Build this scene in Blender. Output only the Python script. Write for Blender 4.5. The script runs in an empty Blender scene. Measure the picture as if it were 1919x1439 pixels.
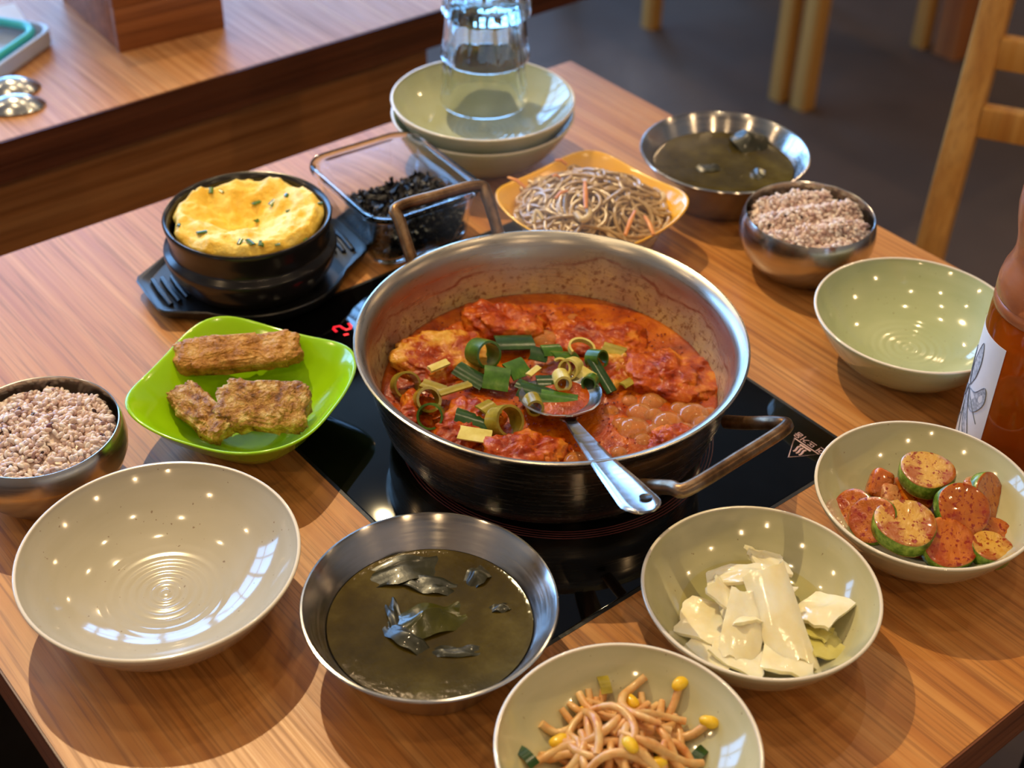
import bpy, bmesh, math, random
import numpy as np
from mathutils import Vector, Matrix, noise
R = random.Random(7)
PI = math.pi
S = bpy.context.scene
C = S.collection

# ------------------------------------------------------------------ camera
T = 0.73            # table top height
H = 0.615           # camera height above the table top
FPX, PITCH, ROLL, YAW = 2669.573, 0.661031, 0.024050, 0.694224
cp, sp = math.cos(PITCH), math.sin(PITCH)
FW = Vector((math.sin(YAW)*cp, math.cos(YAW)*cp, -sp))
r0 = FW.cross(Vector((0, 0, 1))).normalized(); u0 = r0.cross(FW)
RR = math.cos(ROLL)*r0 + math.sin(ROLL)*u0
UU = -math.sin(ROLL)*r0 + math.cos(ROLL)*u0
cam = bpy.data.cameras.new('camera'); co = bpy.data.objects.new('camera', cam); C.objects.link(co)
co.matrix_world = Matrix(((RR.x, UU.x, -FW.x, 0), (RR.y, UU.y, -FW.y, 0), (RR.z, UU.z, -FW.z, T+H), (0, 0, 0, 1)))
cam.sensor_width = 36; cam.lens = 36*FPX/1919; cam.clip_start = 0.02
cam.dof.use_dof = True; cam.dof.focus_distance = 0.86; cam.dof.aperture_fstop = 7.0
S.camera = co

def px(x, y, z=0.0):
    """pixel of the photograph -> point on the plane z above the table top (table frame)"""
    d = FW*FPX + RR*(x-959.5) - UU*(y-719.5)
    return Vector((0, 0, H)) + d*((z-H)/d.z)
def px_y(x, y, Y):
    d = FW*FPX + RR*(x-959.5) - UU*(y-719.5)
    return Vector((0, 0, H)) + d*(Y/d.y)

# ------------------------------------------------------------------ light
S.view_settings.view_transform = 'Standard'; S.view_settings.look = 'None'
S.view_settings.gamma = 1; S.view_settings.use_curve_mapping = False
S.view_settings.exposure = -0.32
def lin(c):
    return tuple((v/255/12.92 if v/255 <= .04045 else ((v/255+.055)/1.055)**2.4) for v in c)
w = bpy.data.worlds.new('world'); S.world = w; w.use_nodes = True
w.node_tree.nodes['Background'].inputs[0].default_value = (0.45, 0.65, 1.0, 1)
w.node_tree.nodes['Background'].inputs[1].default_value = 1.0
def area(name, loc, rot, sx, sy, power, col):
    l = bpy.data.lights.new(name, 'AREA'); l.shape = 'RECTANGLE'; l.size = sx; l.size_y = sy; l.energy = power; l.color = col
    o = bpy.data.objects.new(name, l); o.location = loc; o.rotation_euler = rot; C.objects.link(o); return o
def spot(name, loc, tgt, power, col, angle=70, blend=.4, rad=.03):
    l = bpy.data.lights.new(name, 'SPOT'); l.energy = power; l.color = col; l.spot_size = math.radians(angle); l.spot_blend = blend; l.shadow_soft_size = rad
    o = bpy.data.objects.new(name, l); o.location = loc
    o.rotation_euler = (Vector(tgt)-Vector(loc)).to_track_quat('-Z', 'Y').to_euler(); C.objects.link(o); return o
area('window_daylight', (0.9, 3.72, 1.75), (-PI/2, 0, 0), 4.6, 1.5, 270, (0.23, 0.51, 1.0))
WARM = (1.0, 0.74, 0.42)
spot('ceiling_spot_key', (0.66, 1.84, T+1.93), (0.24, 0.44, T), 180, (1.0, .76, .40), 44, .65, .012)
for i, (x, y) in enumerate([(-0.35, 0.55), (0.35, -0.15), (1.1, 0.35), (1.65, 1.1), (-.3, 1.75), (0.3, 0.9), (1.0, 1.2)]):
    spot('ceiling_fill_spot', (x, y, T+1.93), (x*.8+.1, y*.8+.1, T), 11, WARM, 120, .8, .020)
for i, (x, y) in enumerate([(-1.5, -1.4), (-.3, -1.7), (1.2, -1.6), (2.8, -1.0), (3.6, .6), (3.4, 2.4), (-1.7, .4), (-1.5, 2.4), (2.0, 2.6)]):
    spot('ceiling_fill_spot', (x, y, T+1.93), (x, y, 0), 26, (1.0, .68, .36), 165, .6, .03)  # unseen extra lamps, added to raise the room's ambient fill and brighten the walls

# ------------------------------------------------------------------ object helpers
def tag(o, label=None, cat=None, group=None, kind=None):
    if label: o['label'] = label
    if cat: o['category'] = cat
    if group: o['group'] = group
    if kind: o['kind'] = kind
    return o
def thing(name, label, cat, loc=(0, 0, 0), rot=(0, 0, 0), group=None):
    o = bpy.data.objects.new(name, None); C.objects.link(o)
    o.location = (loc[0], loc[1], loc[2]+T); o.rotation_euler = rot; o.empty_display_size = .02
    return tag(o, label, cat, group)
def ob(name, me, m, parent=None, loc=(0, 0, 0), rot=(0, 0, 0), label=None, cat=None, group=None, kind=None):
    o = bpy.data.objects.new(name, me); C.objects.link(o)
    if m is not None and not me.materials: me.materials.append(m)
    if parent: o.parent = parent; o.location = loc
    else: o.location = (loc[0], loc[1], loc[2]+T)
    o.rotation_euler = rot
    return tag(o, label, cat, group, kind)
def struct(name, me, m, loc=(0, 0, 0)):
    o = bpy.data.objects.new(name, me); C.objects.link(o); me.materials.append(m); o.location = loc; o['kind'] = 'structure'; return o

# ------------------------------------------------------------------ mesh helpers
def mk(name, v, f, smooth=True):
    me = bpy.data.meshes.new(name); me.from_pydata([tuple(p) for p in v], [], f); me.update()
    if smooth: me.polygons.foreach_set('use_smooth', [True]*len(me.polygons))
    return me
def fixn(me):
    b = bmesh.new(); b.from_mesh(me); bmesh.ops.recalc_face_normals(b, faces=b.faces); b.to_mesh(me); b.free(); return me
def sharp(me, ang=40):
    me.set_sharp_from_angle(angle=math.radians(ang)); return me
def lathe(prof, n=64, smooth=True, ang=50):
    v, f, rows = [], [], []
    for r, z in prof:
        if r < 1e-6: rows.append([len(v)]); v.append((0, 0, z))
        else:
            rows.append(list(range(len(v), len(v)+n)))
            v += [(r*math.cos(2*PI*i/n), r*math.sin(2*PI*i/n), z) for i in range(n)]
    for a, b in zip(rows, rows[1:]):
        for i in range(n):
            j = (i+1) % n
            if len(a) == 1 and len(b) == 1: continue
            if len(a) == 1: f.append((a[0], b[j], b[i]))
            elif len(b) == 1: f.append((a[i], a[j], b[0]))
            else: f.append((a[i], a[j], b[j], b[i]))
    me = fixn(mk('lathe', v, f, smooth))
    return sharp(me, ang) if smooth else me
def loft(rings, cap0=True, cap1=True, closed=False, smooth=True, ang=50):
    n = len(rings[0]); v = [p for r in rings for p in r]; f = []
    m = len(rings)
    for k in range(m if closed else m-1):
        a, b = k*n, ((k+1) % m)*n
        f += [(a+i, a+(i+1) % n, b+(i+1) % n, b+i) for i in range(n)]
    if not closed:
        if cap0: f.append(tuple(range(n-1, -1, -1)))
        if cap1: f.append(tuple(range((m-1)*n, m*n)))
    me = fixn(mk('loft', v, f, smooth)); return sharp(me, ang) if smooth else me
def tube_vf(path, rad, n=8, flat=1.0, up=Vector((0, 0, 1)), closed=False):
    path = [Vector(p) for p in path]; m = len(path); v, f = [], []
    rads = rad if isinstance(rad, (list, tuple)) else [rad]*m
    prev = None
    for k in range(m):
        a = path[k-1] if (k > 0 or closed) else path[0]; b = path[(k+1) % m] if (k < m-1 or closed) else path[k]
        t = (b-a)
        t = t.normalized() if t.length > 1e-9 else Vector((0, 0, 1))
        if prev is None:
            s = t.cross(up)
            if s.length < 1e-3: s = t.cross(Vector((1, 0, 0)))
            s.normalize()
        else: s = (prev - t*prev.dot(t)).normalized()
        prev = s; q = s.cross(t)
        for i in range(n):
            an = 2*PI*i/n; v.append(path[k] + s*math.cos(an)*rads[k] + q*math.sin(an)*rads[k]*flat)
    for k in range(m if closed else m-1):
        a, b = k*n, ((k+1) % m)*n
        f += [(a+i, a+(i+1) % n, b+(i+1) % n, b+i) for i in range(n)]
    if not closed: f += [tuple(range(n-1, -1, -1)), tuple(range((m-1)*n, m*n))]
    return v, f
def tube(path, rad, n=10, flat=1.0, closed=False, up=Vector((0, 0, 1))):
    return sharp(fixn(mk('tube', *tube_vf(path, rad, n, flat, up, closed))), 60)
def smooth_path(pts, k=6, closed=False):
    pts = [Vector(p) for p in pts]; out = []; n = len(pts)
    for i in range(n if closed else n-1):
        p0 = pts[(i-1) % n] if (closed or i > 0) else pts[0]; p1 = pts[i]; p2 = pts[(i+1) % n]
        p3 = pts[(i+2) % n] if (closed or i < n-2) else pts[-1]
        for j in range(k):
            t = j/k
            out.append(.5*((2*p1)+(-p0+p2)*t+(2*p0-5*p1+4*p2-p3)*t*t+(-p0+3*p1-3*p2+p3)*t**3))
    if not closed: out.append(pts[-1])
    return out
def box(x0, x1, y0, y1, z0, z1, bev=0.0):
    b = bmesh.new(); bmesh.ops.create_cube(b, size=1)
    for v in b.verts: v.co = Vector(((x0+x1)/2+v.co.x*(x1-x0), (y0+y1)/2+v.co.y*(y1-y0), (z0+z1)/2+v.co.z*(z1-z0)))
    if bev: bmesh.ops.bevel(b, geom=b.edges[:], offset=bev, segments=2, affect='EDGES', profile=.5)
    me = bpy.data.meshes.new('box'); b.to_mesh(me); b.free()
    if bev:
        me.polygons.foreach_set('use_smooth', [True]*len(me.polygons)); sharp(me, 35)
    return me
def post(path, wx, wy, bev=.004):
    """square bar swept along z path, rings of rounded rectangle"""
    rings = []
    for p in path: rings.append([Vector(p)+Vector((dx, dy, 0)) for dx, dy in rrect(wx/2, wy/2, bev, 2)])
    return loft(rings, ang=35)
def rrect(a, b, r, k=4):
    out = []
    for cx, cy, a0 in ((a-r, b-r, 0), (-a+r, b-r, 90), (-a+r, -b+r, 180), (a-r, -b+r, 270)):
        for j in range(k+1):
            t = math.radians(a0+90*j/k); out.append((cx+r*math.cos(t), cy+r*math.sin(t)))
    return out
def fbm(p, o=4):
    return noise.fractal(Vector(p), 1.0, 2.0, o)
def blob(a, b, c, e1=.45, e2=.6, nu=28, nv=14, amp=.002, freq=120, seed=0, bend=0, fine=0):
    """superellipsoid chunk with noise; half sizes a,b,c"""
    def sg(x, e): return math.copysign(abs(x)**e, x)
    v, rows = [], []
    for j in range(nv+1):
        ph = -PI/2+PI*j/nv
        if j in (0, nv):
            rows.append([len(v)]); v.append(Vector((0, 0, c*sg(math.sin(ph), e1)))); continue
        rows.append(list(range(len(v), len(v)+nu)))
        for i in range(nu):
            th = 2*PI*i/nu; cc = sg(math.cos(ph), e1)
            v.append(Vector((a*cc*sg(math.cos(th), e2), b*cc*sg(math.sin(th), e2), c*sg(math.sin(ph), e1))))
    for k, p in enumerate(v):
        d = p.normalized(); q = p*freq+Vector((seed*17.3, seed*5.1, seed*9.7))
        nn = fbm(q, 3)+.28*noise.noise(q*5.1)+.12*noise.noise(q*11.3); p = p+d*amp*nn
        p = p+d*fine*noise.noise(q*4.3)+d*fine*.6*noise.noise(q*9.1)
        p.z += bend*(p.x/a)**2*c
        v[k] = p
    f = []
    for A, B in zip(rows, rows[1:]):
        for i in range(nu):
            j = (i+1) % nu
            if len(A) == 1: f.append((A[0], B[j], B[i]))
            elif len(B) == 1: f.append((A[i], A[j], B[0]))
            else: f.append((A[i], A[j], B[j], B[i]))
    return fixn(mk('blob', v, f))
def sheet(fn, nu=8, nv=8, th=.001):
    """thick sheet from surface fn(u,v), u,v in 0..1"""
    P = [[Vector(fn(i/nu, j/nv)) for i in range(nu+1)] for j in range(nv+1)]
    N = []
    for j in range(nv+1):
        for i in range(nu+1):
            du = P[j][min(i+1, nu)]-P[j][max(i-1, 0)]; dv = P[min(j+1, nv)][i]-P[max(j-1, 0)][i]
            n = du.cross(dv); N.append(n.normalized() if n.length > 1e-12 else Vector((0, 0, 1)))
    flat = [p for r in P for p in r]; n0 = len(flat); W = nu+1
    v = [p+n*th/2 for p, n in zip(flat, N)]+[p-n*th/2 for p, n in zip(flat, N)]; f = []
    for j in range(nv):
        for i in range(nu):
            a = j*W+i; f.append((a, a+1, a+W+1, a+W)); f.append((n0+a, n0+a+W, n0+a+W+1, n0+a+1))
    per = [i for i in range(nu)]+[j*W+nu for j in range(nv)]+[nv*W+i for i in range(nu, 0, -1)]+[j*W for j in range(nv, 0, -1)]
    for a, b in zip(per, per[1:]+per[:1]): f.append((a, n0+a, n0+b, b))
    return sharp(fixn(mk('sheet', v, f)), 60)
def heightdisc(rf, zf, nr=24, na=72, skirt=None):
    """closed-top disc: rf(angle)->outer radius, zf(x,y)->height"""
    v = [(0, 0, zf(0, 0))]; f = []
    for k in range(1, nr+1):
        for i in range(na):
            t = 2*PI*i/na; r = rf(t)*k/nr; x, y = r*math.cos(t), r*math.sin(t); v.append((x, y, zf(x, y)))
    for i in range(na): f.append((0, 1+i, 1+(i+1) % na))
    for k in range(nr-1):
        a, b = 1+k*na, 1+(k+1)*na
        f += [(a+i, b+i, b+(i+1) % na, a+(i+1) % na) for i in range(na)]
    if skirt is not None:
        n0 = len(v); a = 1+(nr-1)*na
        for i in range(na):
            x, y, z = v[a+i]; v.append((x*.9, y*.9, skirt))
        f += [(a+i, n0+i, n0+(i+1) % na, a+(i+1) % na) for i in range(na)]; f.append(tuple(range(n0+na-1, n0-1, -1)))
    return fixn(mk('disc', v, f))

# ------------------------------------------------------------------ materials
def base(name, col, rough=.5, metal=0., **kw):
    m = bpy.data.materials.new(name); m.use_nodes = True; nt = m.node_tree; p = nt.nodes['Principled BSDF']
    p.inputs['Base Color'].default_value = (*lin(col), 1); p.inputs['Roughness'].default_value = rough; p.inputs['Metallic'].default_value = metal
    for k, v in kw.items():
        p.inputs[k.replace('_', ' ')].default_value = v
    return m, nt, p
def nd(nt, t, **kw):
    n = nt.nodes.new(t)
    for k, v in kw.items(): setattr(n, k, v)
    return n
def coords(nt, scale=(1, 1, 1), kind='Object', rot=(0, 0, 0)):
    tc = nd(nt, 'ShaderNodeTexCoord'); mp = nd(nt, 'ShaderNodeMapping'); mp.inputs['Scale'].default_value = scale; mp.inputs['Rotation'].default_value = rot
    nt.links.new(tc.outputs[kind], mp.inputs['Vector']); return mp.outputs[0]
def noi(nt, vec, scale, detail=4, rough=.55, dist=0):
    n = nd(nt, 'ShaderNodeTexNoise'); n.inputs['Scale'].default_value = scale; n.inputs['Detail'].default_value = detail; n.inputs['Roughness'].default_value = rough; n.inputs['Distortion'].default_value = dist
    nt.links.new(vec, n.inputs['Vector']); return n.outputs['Fac']
def ramp(nt, fac, stops):
    r = nd(nt, 'ShaderNodeValToRGB'); e = r.color_ramp.elements
    while len(e) > len(stops): e.remove(e[-1])
    while len(e) < len(stops): e.new(.5)
    for q, (pos, c) in zip(e, stops): q.position = pos; q.color = (*lin(c), 1)
    nt.links.new(fac, r.inputs[0]); return r.outputs[0]
def mixc(nt, fac, a, b, mode='MIX'):
    n = nd(nt, 'ShaderNodeMix', data_type='RGBA', blend_type=mode)
    for s, v in ((0, fac), (6, a), (7, b)):
        if hasattr(v, 'links'): nt.links.new(v, n.inputs[s])
        elif isinstance(v, tuple): n.inputs[s].default_value = (*lin(v), 1)
        else: n.inputs[s].default_value = v
    return n.outputs[2]
def maprange(nt, v, a, b, c=0., d=1.):
    n = nd(nt, 'ShaderNodeMapRange'); n.inputs[1].default_value = a; n.inputs[2].default_value = b; n.inputs[3].default_value = c; n.inputs[4].default_value = d
    nt.links.new(v, n.inputs[0]); return n.outputs[0]
def math2(nt, op, a, b):
    n = nd(nt, 'ShaderNodeMath', operation=op)
    for i, v in enumerate((a, b)):
        if hasattr(v, 'links'): nt.links.new(v, n.inputs[i])
        else: n.inputs[i].default_value = v
    return n.outputs[0]
def bump(nt, p, h, strength=.3, dist=.001):
    b = nd(nt, 'ShaderNodeBump'); b.inputs['Strength'].default_value = strength; b.inputs['Distance'].default_value = dist
    nt.links.new(h, b.inputs['Height']); nt.links.new(b.outputs[0], p.inputs['Normal']); return b
def noisy(name, stops, scale=60, rough=.5, bs=.3, bd=.001, bscale=None, detail=5, metal=0., dist=0, **kw):
    m, nt, p = base(name, stops[0][1], rough, metal, **kw)
    v = coords(nt); f = noi(nt, v, scale, detail, .6, dist)
    nt.links.new(ramp(nt, f, stops), p.inputs['Base Color'])
    if bs: bump(nt, p, noi(nt, v, bscale or scale*2, 4), bs, bd)
    return m
def wood(name, c1, c2, c3, axis='y', rough=.35, sc=1.0, pores=.45, coat=0.0):
    m, nt, p = base(name, c1, rough); p.inputs['Coat Weight'].default_value = coat; p.inputs['Coat Roughness'].default_value = .25
    s = {'y': (120*sc, 1.5*sc, 120*sc), 'x': (1.5*sc, 120*sc, 120*sc), 'z': (120*sc, 120*sc, 1.5*sc)}[axis]
    s2 = {'y': (380*sc, 7*sc, 380*sc), 'x': (7*sc, 380*sc, 380*sc), 'z': (380*sc, 380*sc, 7*sc)}[axis]
    f = noi(nt, coords(nt, s), 1.0, 5, .55, .15); col = ramp(nt, f, [(.32, c2), (.5, c1), (.7, c3)])
    f2 = noi(nt, coords(nt, s2), 1.0, 3, .6)
    pm = maprange(nt, f2, .50, .62)
    dark = mixc(nt, 1.0, col, (150, 128, 110), 'MULTIPLY')
    col = mixc(nt, math2(nt, 'MULTIPLY', pm, pores), col, dark)
    nt.links.new(col, p.inputs['Base Color']); bump(nt, p, f2, .12, .0006)
    nt.links.new(maprange(nt, f2, .3, .7, rough-.06, rough+.1), p.inputs['Roughness'])
    return m
M = {}
M['table'] = wood('table_wood', (186, 124, 62), (170, 106, 48), (200, 142, 80), 'y', .37)
M['edge'] = wood('edge_wood', (112, 62, 38), (88, 46, 28), (134, 80, 50), 'y', .35)
M['edge_x'] = wood('edge_wood_x', (112, 62, 38), (88, 46, 28), (134, 80, 50), 'x', .35)
M['ntable'] = wood('neighbour_table_wood', (196, 140, 92), (176, 118, 70), (210, 160, 112), 'y', .42)
M['ntable'].node_tree.nodes['Principled BSDF'].inputs['Specular IOR Level'].default_value = .3
M['nedge'] = wood('neighbour_edge_wood', (92, 48, 28), (66, 32, 18), (112, 64, 40), 'x', .3)
M['panel'] = wood('panel_wood', (178, 116, 62), (156, 98, 48), (192, 132, 76), 'x', .35)
M['boxwood'] = wood('box_wood', (150, 92, 52), (120, 68, 34), (170, 110, 66), 'x', .3, .7)
M['chair'] = wood('chair_wood', (205, 148, 72), (188, 128, 58), (216, 164, 90), 'z', .35, .6, .2)
M['chairdark'] = wood('dark_chair_wood', (170, 100, 50), (150, 84, 40), (186, 118, 64), 'z', .4, .6, .2)
m, nt, p = base('black_glass', (6, 6, 7), .04); p.inputs['Specular IOR Level'].default_value = .5
nt.links.new(ramp(nt, noi(nt, coords(nt), 300, 2), [(.4, (5, 5, 6)), (.8, (8, 8, 9))]), p.inputs['Base Color']); M['glasstop'] = m
M['trim'] = noisy('black_trim', [(.3, (12, 12, 12)), (.7, (22, 22, 20))], 80, .35)
M['ring'] = noisy('printed_ring', [(.3, (95, 48, 50)), (.7, (110, 58, 58))], 40, .4, 0)
M['print'] = noisy('printed_symbol', [(.3, (190, 150, 145)), (.7, (205, 165, 155))], 40, .4, 0)
m, nt, p = base('display_red', (255, 20, 40), .4); p.inputs['Emission Color'].default_value = (*lin((255, 24, 48)), 1); p.inputs['Emission Strength'].default_value = 1.1
nt.links.new(ramp(nt, noi(nt, coords(nt), 30, 1), [(.3, (235, 20, 40)), (.7, (255, 30, 50))]), p.inputs['Base Color']); M['led'] = m
def celadon(name, c1, c2, rim=.043):
    m, nt, p = base(name, c1, .1); v = coords(nt)
    sx = nd(nt, 'ShaderNodeSeparateXYZ'); nt.links.new(v, sx.inputs[0])
    f = noi(nt, coords(nt, (12, 12, 90)), 1.0, 4, .5, .3)
    col = ramp(nt, f, [(.35, c2), (.65, c1)])
    sp_ = noi(nt, v, 420, 1, .3); spm = maprange(nt, sp_, .76, .79)
    col = mixc(nt, math2(nt, 'MULTIPLY', spm, .6), col, (110, 80, 55))
    col = mixc(nt, maprange(nt, sx.outputs[2], rim-.0012, rim-.0004), col, (228, 218, 200))
    nt.links.new(col, p.inputs['Base Color'])
    bump(nt, p, noi(nt, coords(nt, (18, 18, 160)), 1.0, 2), .10, .0008)
    p.inputs['Coat Weight'].default_value = .5; p.inputs['Coat Roughness'].default_value = .04
    return m
M['celadon'] = celadon('celadon_glaze', (192, 187, 150), (182, 178, 140)); M['celadon_deep'] = celadon('celadon_green_glaze', (180, 188, 148), (168, 178, 136), .0445); M['celadon_stack'] = celadon('celadon_stack_glaze', (184, 188, 154), (174, 180, 144), .0455)
M['whiteglaze'] = celadon('pale_grey_glaze', (188, 180, 162), (180, 172, 152), .0455)
M['rimglaze'] = noisy('bare_rim', [(.3, (210, 196, 172)), (.7, (224, 214, 196))], 90, .35, .1)
def steel(name, col=(196, 192, 188), rough=.19, aniso=.75, stain=None):
    m, nt, p = base(name, col, rough, 1.0); v = coords(nt)
    nt.links.new(maprange(nt, noi(nt, coords(nt, (30, 30, 600)), 1.0, 3), .3, .7, rough-.05, rough+.07), p.inputs['Roughness'])
    p.inputs['Anisotropic'].default_value = aniso; p.inputs['Anisotropic Rotation'].default_value = .25
    tg = nd(nt, 'ShaderNodeTangent', direction_type='RADIAL', axis='Z'); nt.links.new(tg.outputs[0], p.inputs['Tangent'])
    nt.links.new(ramp(nt, noi(nt, v, 35, 3), [(.3, tuple(int(c*.93) for c in col)), (.7, col)]), p.inputs['Base Color'])
    return m, nt, p
M['steel'] = steel('brushed_steel')[0]
M['spoon'] = steel('spoon_steel', (205, 205, 205), .2, 0)[0]
M['potout'] = steel('pot_outside_steel', (176, 166, 152), .24, .5)[0]
m, nt, p = steel('pot_inside_steel', (186, 178, 166), .3, .4); v = coords(nt)
sx = nd(nt, 'ShaderNodeSeparateXYZ'); nt.links.new(v, sx.inputs[0]); z = sx.outputs[2]
n1 = noi(nt, v, 38, 5, .65); n2 = noi(nt, v, 260, 4, .7); n3 = noi(nt, v, 14, 3)
zz = math2(nt, 'ADD', z, maprange(nt, n3, .3, .7, -.008, .008))
low = maprange(nt, zz, .064, .045)                       # below the splash line
film = math2(nt, 'MULTIPLY', low, maprange(nt, n1, .34, .6, .35, 1.0))
line = math2(nt, 'MULTIPLY', maprange(nt, math2(nt, 'ABSOLUTE', math2(nt, 'SUBTRACT', zz, .056), 0), .0016, .0), maprange(nt, n1, .42, .6))
specks = math2(nt, 'MULTIPLY', low, maprange(nt, n2, .53, .60))
old = p.inputs['Base Color'].links[0].from_socket
c = mixc(nt, math2(nt, 'MULTIPLY', film, .85), old, (206, 178, 112)); c = mixc(nt, math2(nt, 'MULTIPLY', specks, .75), c, (122, 72, 26)); c = mixc(nt, math2(nt, 'MULTIPLY', line, .8), c, (128, 48, 14))
nt.links.new(c, p.inputs['Base Color'])
nt.links.new(maprange(nt, film, 0, 1, 1.0, .2), p.inputs['Metallic']); M['potin'] = m
M['handle'] = noisy('scorched_handle_steel', [(.3, (70, 50, 34)), (.5, (120, 92, 66)), (.7, (150, 130, 110))], 60, .35, .2, .0005, metal=.9)
M['black_pot'] = noisy('black_stoneware', [(.3, (24, 22, 22)), (.7, (36, 32, 30))], 70, .22, .1, .0006)
M['plastic'] = noisy('black_plastic', [(.3, (18, 18, 20)), (.7, (26, 26, 28))], 60, .33, .15, .0003)
m, nt, p = base('clear_glass', (244, 250, 250), .0); p.inputs['Transmission Weight'].default_value = 1; p.inputs['IOR'].default_value = 1.48
nt.links.new(maprange(nt, noi(nt, coords(nt), 40, 2), .3, .7, 0.0, .02), p.inputs['Roughness']); M['glass'] = m
M['green'] = noisy('lime_melamine', [(.3, (150, 205, 12)), (.7, (160, 214, 20))], 20, .16, .03, .0004, Coat_Weight=.4)
M['yellow'] = noisy('yellow_melamine', [(.3, (238, 176, 34)), (.7, (246, 188, 44))], 20, .18, .03, .0004, Coat_Weight=.4)
# food
M['fried'] = noisy('fried_crust', [(.3, (84, 46, 12)), (.42, (150, 96, 34)), (.54, (190, 142, 66)), (.68, (224, 194, 132))], 130, .4, 1.0, .003, 420, 7)
M['fried2'] = noisy('fried_skin', [(.3, (104, 60, 14)), (.45, (176, 116, 38)), (.58, (206, 152, 68)), (.72, (222, 184, 120))], 90, .34, 1.0, .0026, 420, 7)
M['egg'] = noisy('steamed_egg', [(.3, (240, 190, 54)), (.5, (248, 208, 84)), (.7, (252, 226, 130))], 50, .5, .7, .002, 240, 6, Subsurface_Weight=.25, Subsurface_Radius=(.006, .004, .001), Subsurface_Scale=.6)
M['scallion'] = noisy('scallion_green', [(.3, (44, 78, 22)), (.55, (72, 112, 36)), (.75, (110, 140, 56))], 70, .22, .15, .0004, 200)
M['scalldark'] = noisy('scallion_dark_green', [(.3, (28, 50, 18)), (.6, (44, 74, 28)), (.8, (76, 98, 44))], 70, .2, .15, .0004, 200)
M['scallpale'] = noisy('scallion_pale', [(.3, (190, 170, 70)), (.55, (214, 202, 118)), (.75, (226, 220, 160))], 60, .25, .15, .0004, 200)
M['scallolive'] = noisy('scallion_olive', [(.3, (120, 104, 24)), (.55, (158, 142, 44)), (.75, (190, 164, 66))], 60, .22, .15, .0004, 200)
M['stew'] = noisy('red_stew_broth', [(.3, (116, 36, 0)), (.46, (156, 62, 2)), (.6, (182, 90, 6)), (.8, (206, 124, 28))], 42, .1, .9, .002, 170, 6, dist=.8, Specular_IOR_Level=.38)
M['fish'] = noisy('sauced_fish', [(.3, (102, 24, 0)), (.43, (146, 46, 2)), (.56, (180, 80, 8)), (.68, (204, 124, 36)), (.8, (140, 40, 2))], 75, .14, .7, .002, 240, 6, Specular_IOR_Level=.26)
M['fishgold'] = noisy('golden_sauced_fish', [(.3, (112, 26, 2)), (.45, (158, 62, 6)), (.55, (196, 132, 40)), (.7, (216, 174, 84)), (.82, (140, 46, 6))], 60, .14, .7, .0018, 240, 6, Specular_IOR_Level=.26)
def film(name, tint, rough=.03, ior=1.4):
    m = bpy.data.materials.new(name); m.use_nodes = True; nt = m.node_tree; nt.nodes.remove(nt.nodes['Principled BSDF']); out = nt.nodes['Material Output']
    tr = nd(nt, 'ShaderNodeBsdfTransparent'); gl = nd(nt, 'ShaderNodeBsdfGlossy'); mx = nd(nt, 'ShaderNodeMixShader'); fr = nd(nt, 'ShaderNodeLayerWeight')
    nt.links.new(ramp(nt, noi(nt, coords(nt), 60, 2), [(.3, tint), (.7, tuple(min(255, int(c*1.06)) for c in tint))]), tr.inputs[0]); gl.inputs['Roughness'].default_value = rough; fr.inputs[0].default_value = ior
    nt.links.new(fr.outputs[0], mx.inputs[0]); nt.links.new(tr.outputs[0], mx.inputs[1]); nt.links.new(gl.outputs[0], mx.inputs[2]); nt.links.new(mx.outputs[0], out.inputs[0]); return m
M['bubble'] = noisy('broth_bubble', [(.3, (196, 112, 34)), (.7, (222, 156, 78))], 60, .04, 0, Alpha=.5, Coat_Weight=.8)
M['brine'] = film('clear_brine', (252, 248, 228), .01, .12)
M['seabroth'] = noisy('seaweed_broth', [(.3, (50, 40, 8)), (.5, (68, 56, 16)), (.7, (90, 78, 34))], 26, .07, .25, .0008, 260, 5, Specular_IOR_Level=.3)
M['seaweed'] = noisy('wet_seaweed', [(.3, (20, 22, 8)), (.6, (36, 36, 12)), (.8, (64, 62, 20))], 60, .36, .3, .0006, 240, Coat_Weight=.3)
M['seaweedolive'] = noisy('olive_seaweed', [(.3, (44, 44, 8)), (.6, (66, 64, 14)), (.8, (84, 80, 24))], 60, .2, .3, .0006, 240, Coat_Weight=.3)  # paler olive seaweed colours for the folded leaf
M['gim'] = noisy('dry_laver', [(.3, (16, 15, 20)), (.6, (30, 28, 34)), (.8, (52, 48, 50))], 160, .4, .6, .001, 500)
M['noodle'] = noisy('glass_noodle', [(.3, (166, 132, 84)), (.6, (190, 156, 106)), (.8, (208, 178, 128))], 60, .28, .1, .0004, Transmission_Weight=.12)
M['carrot'] = noisy('carrot', [(.3, (204, 120, 48)), (.7, (222, 148, 74))], 80, .3, .2, .0004)
M['onion'] = noisy('onion_strip', [(.3, (196, 168, 120)), (.7, (214, 190, 146))], 80, .28, .2, .0004)
M['sprout'] = noisy('seasoned_sprout', [(.3, (196, 104, 48)), (.45, (222, 158, 92)), (.65, (232, 190, 128)), (.8, (206, 120, 60))], 90, .28, .15, .0004, Subsurface_Weight=.15, Subsurface_Scale=.3)
M['bean'] = noisy('sprout_head', [(.3, (226, 176, 20)), (.7, (240, 206, 60))], 90, .25, .15, .0004)
M['cabbage'] = noisy('pickled_radish', [(.3, (236, 220, 170)), (.5, (246, 236, 204)), (.75, (252, 250, 238))], 34, .13, .3, .0008, 160, 4, Subsurface_Weight=.5, Subsurface_Scale=.5, Subsurface_Radius=(.006, .005, .003), Coat_Weight=.4)
M['cabbleaf'] = noisy('pickled_leaf', [(.3, (190, 178, 84)), (.7, (212, 204, 130))], 40, .18, .2, .0006, Coat_Weight=.3)
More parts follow.
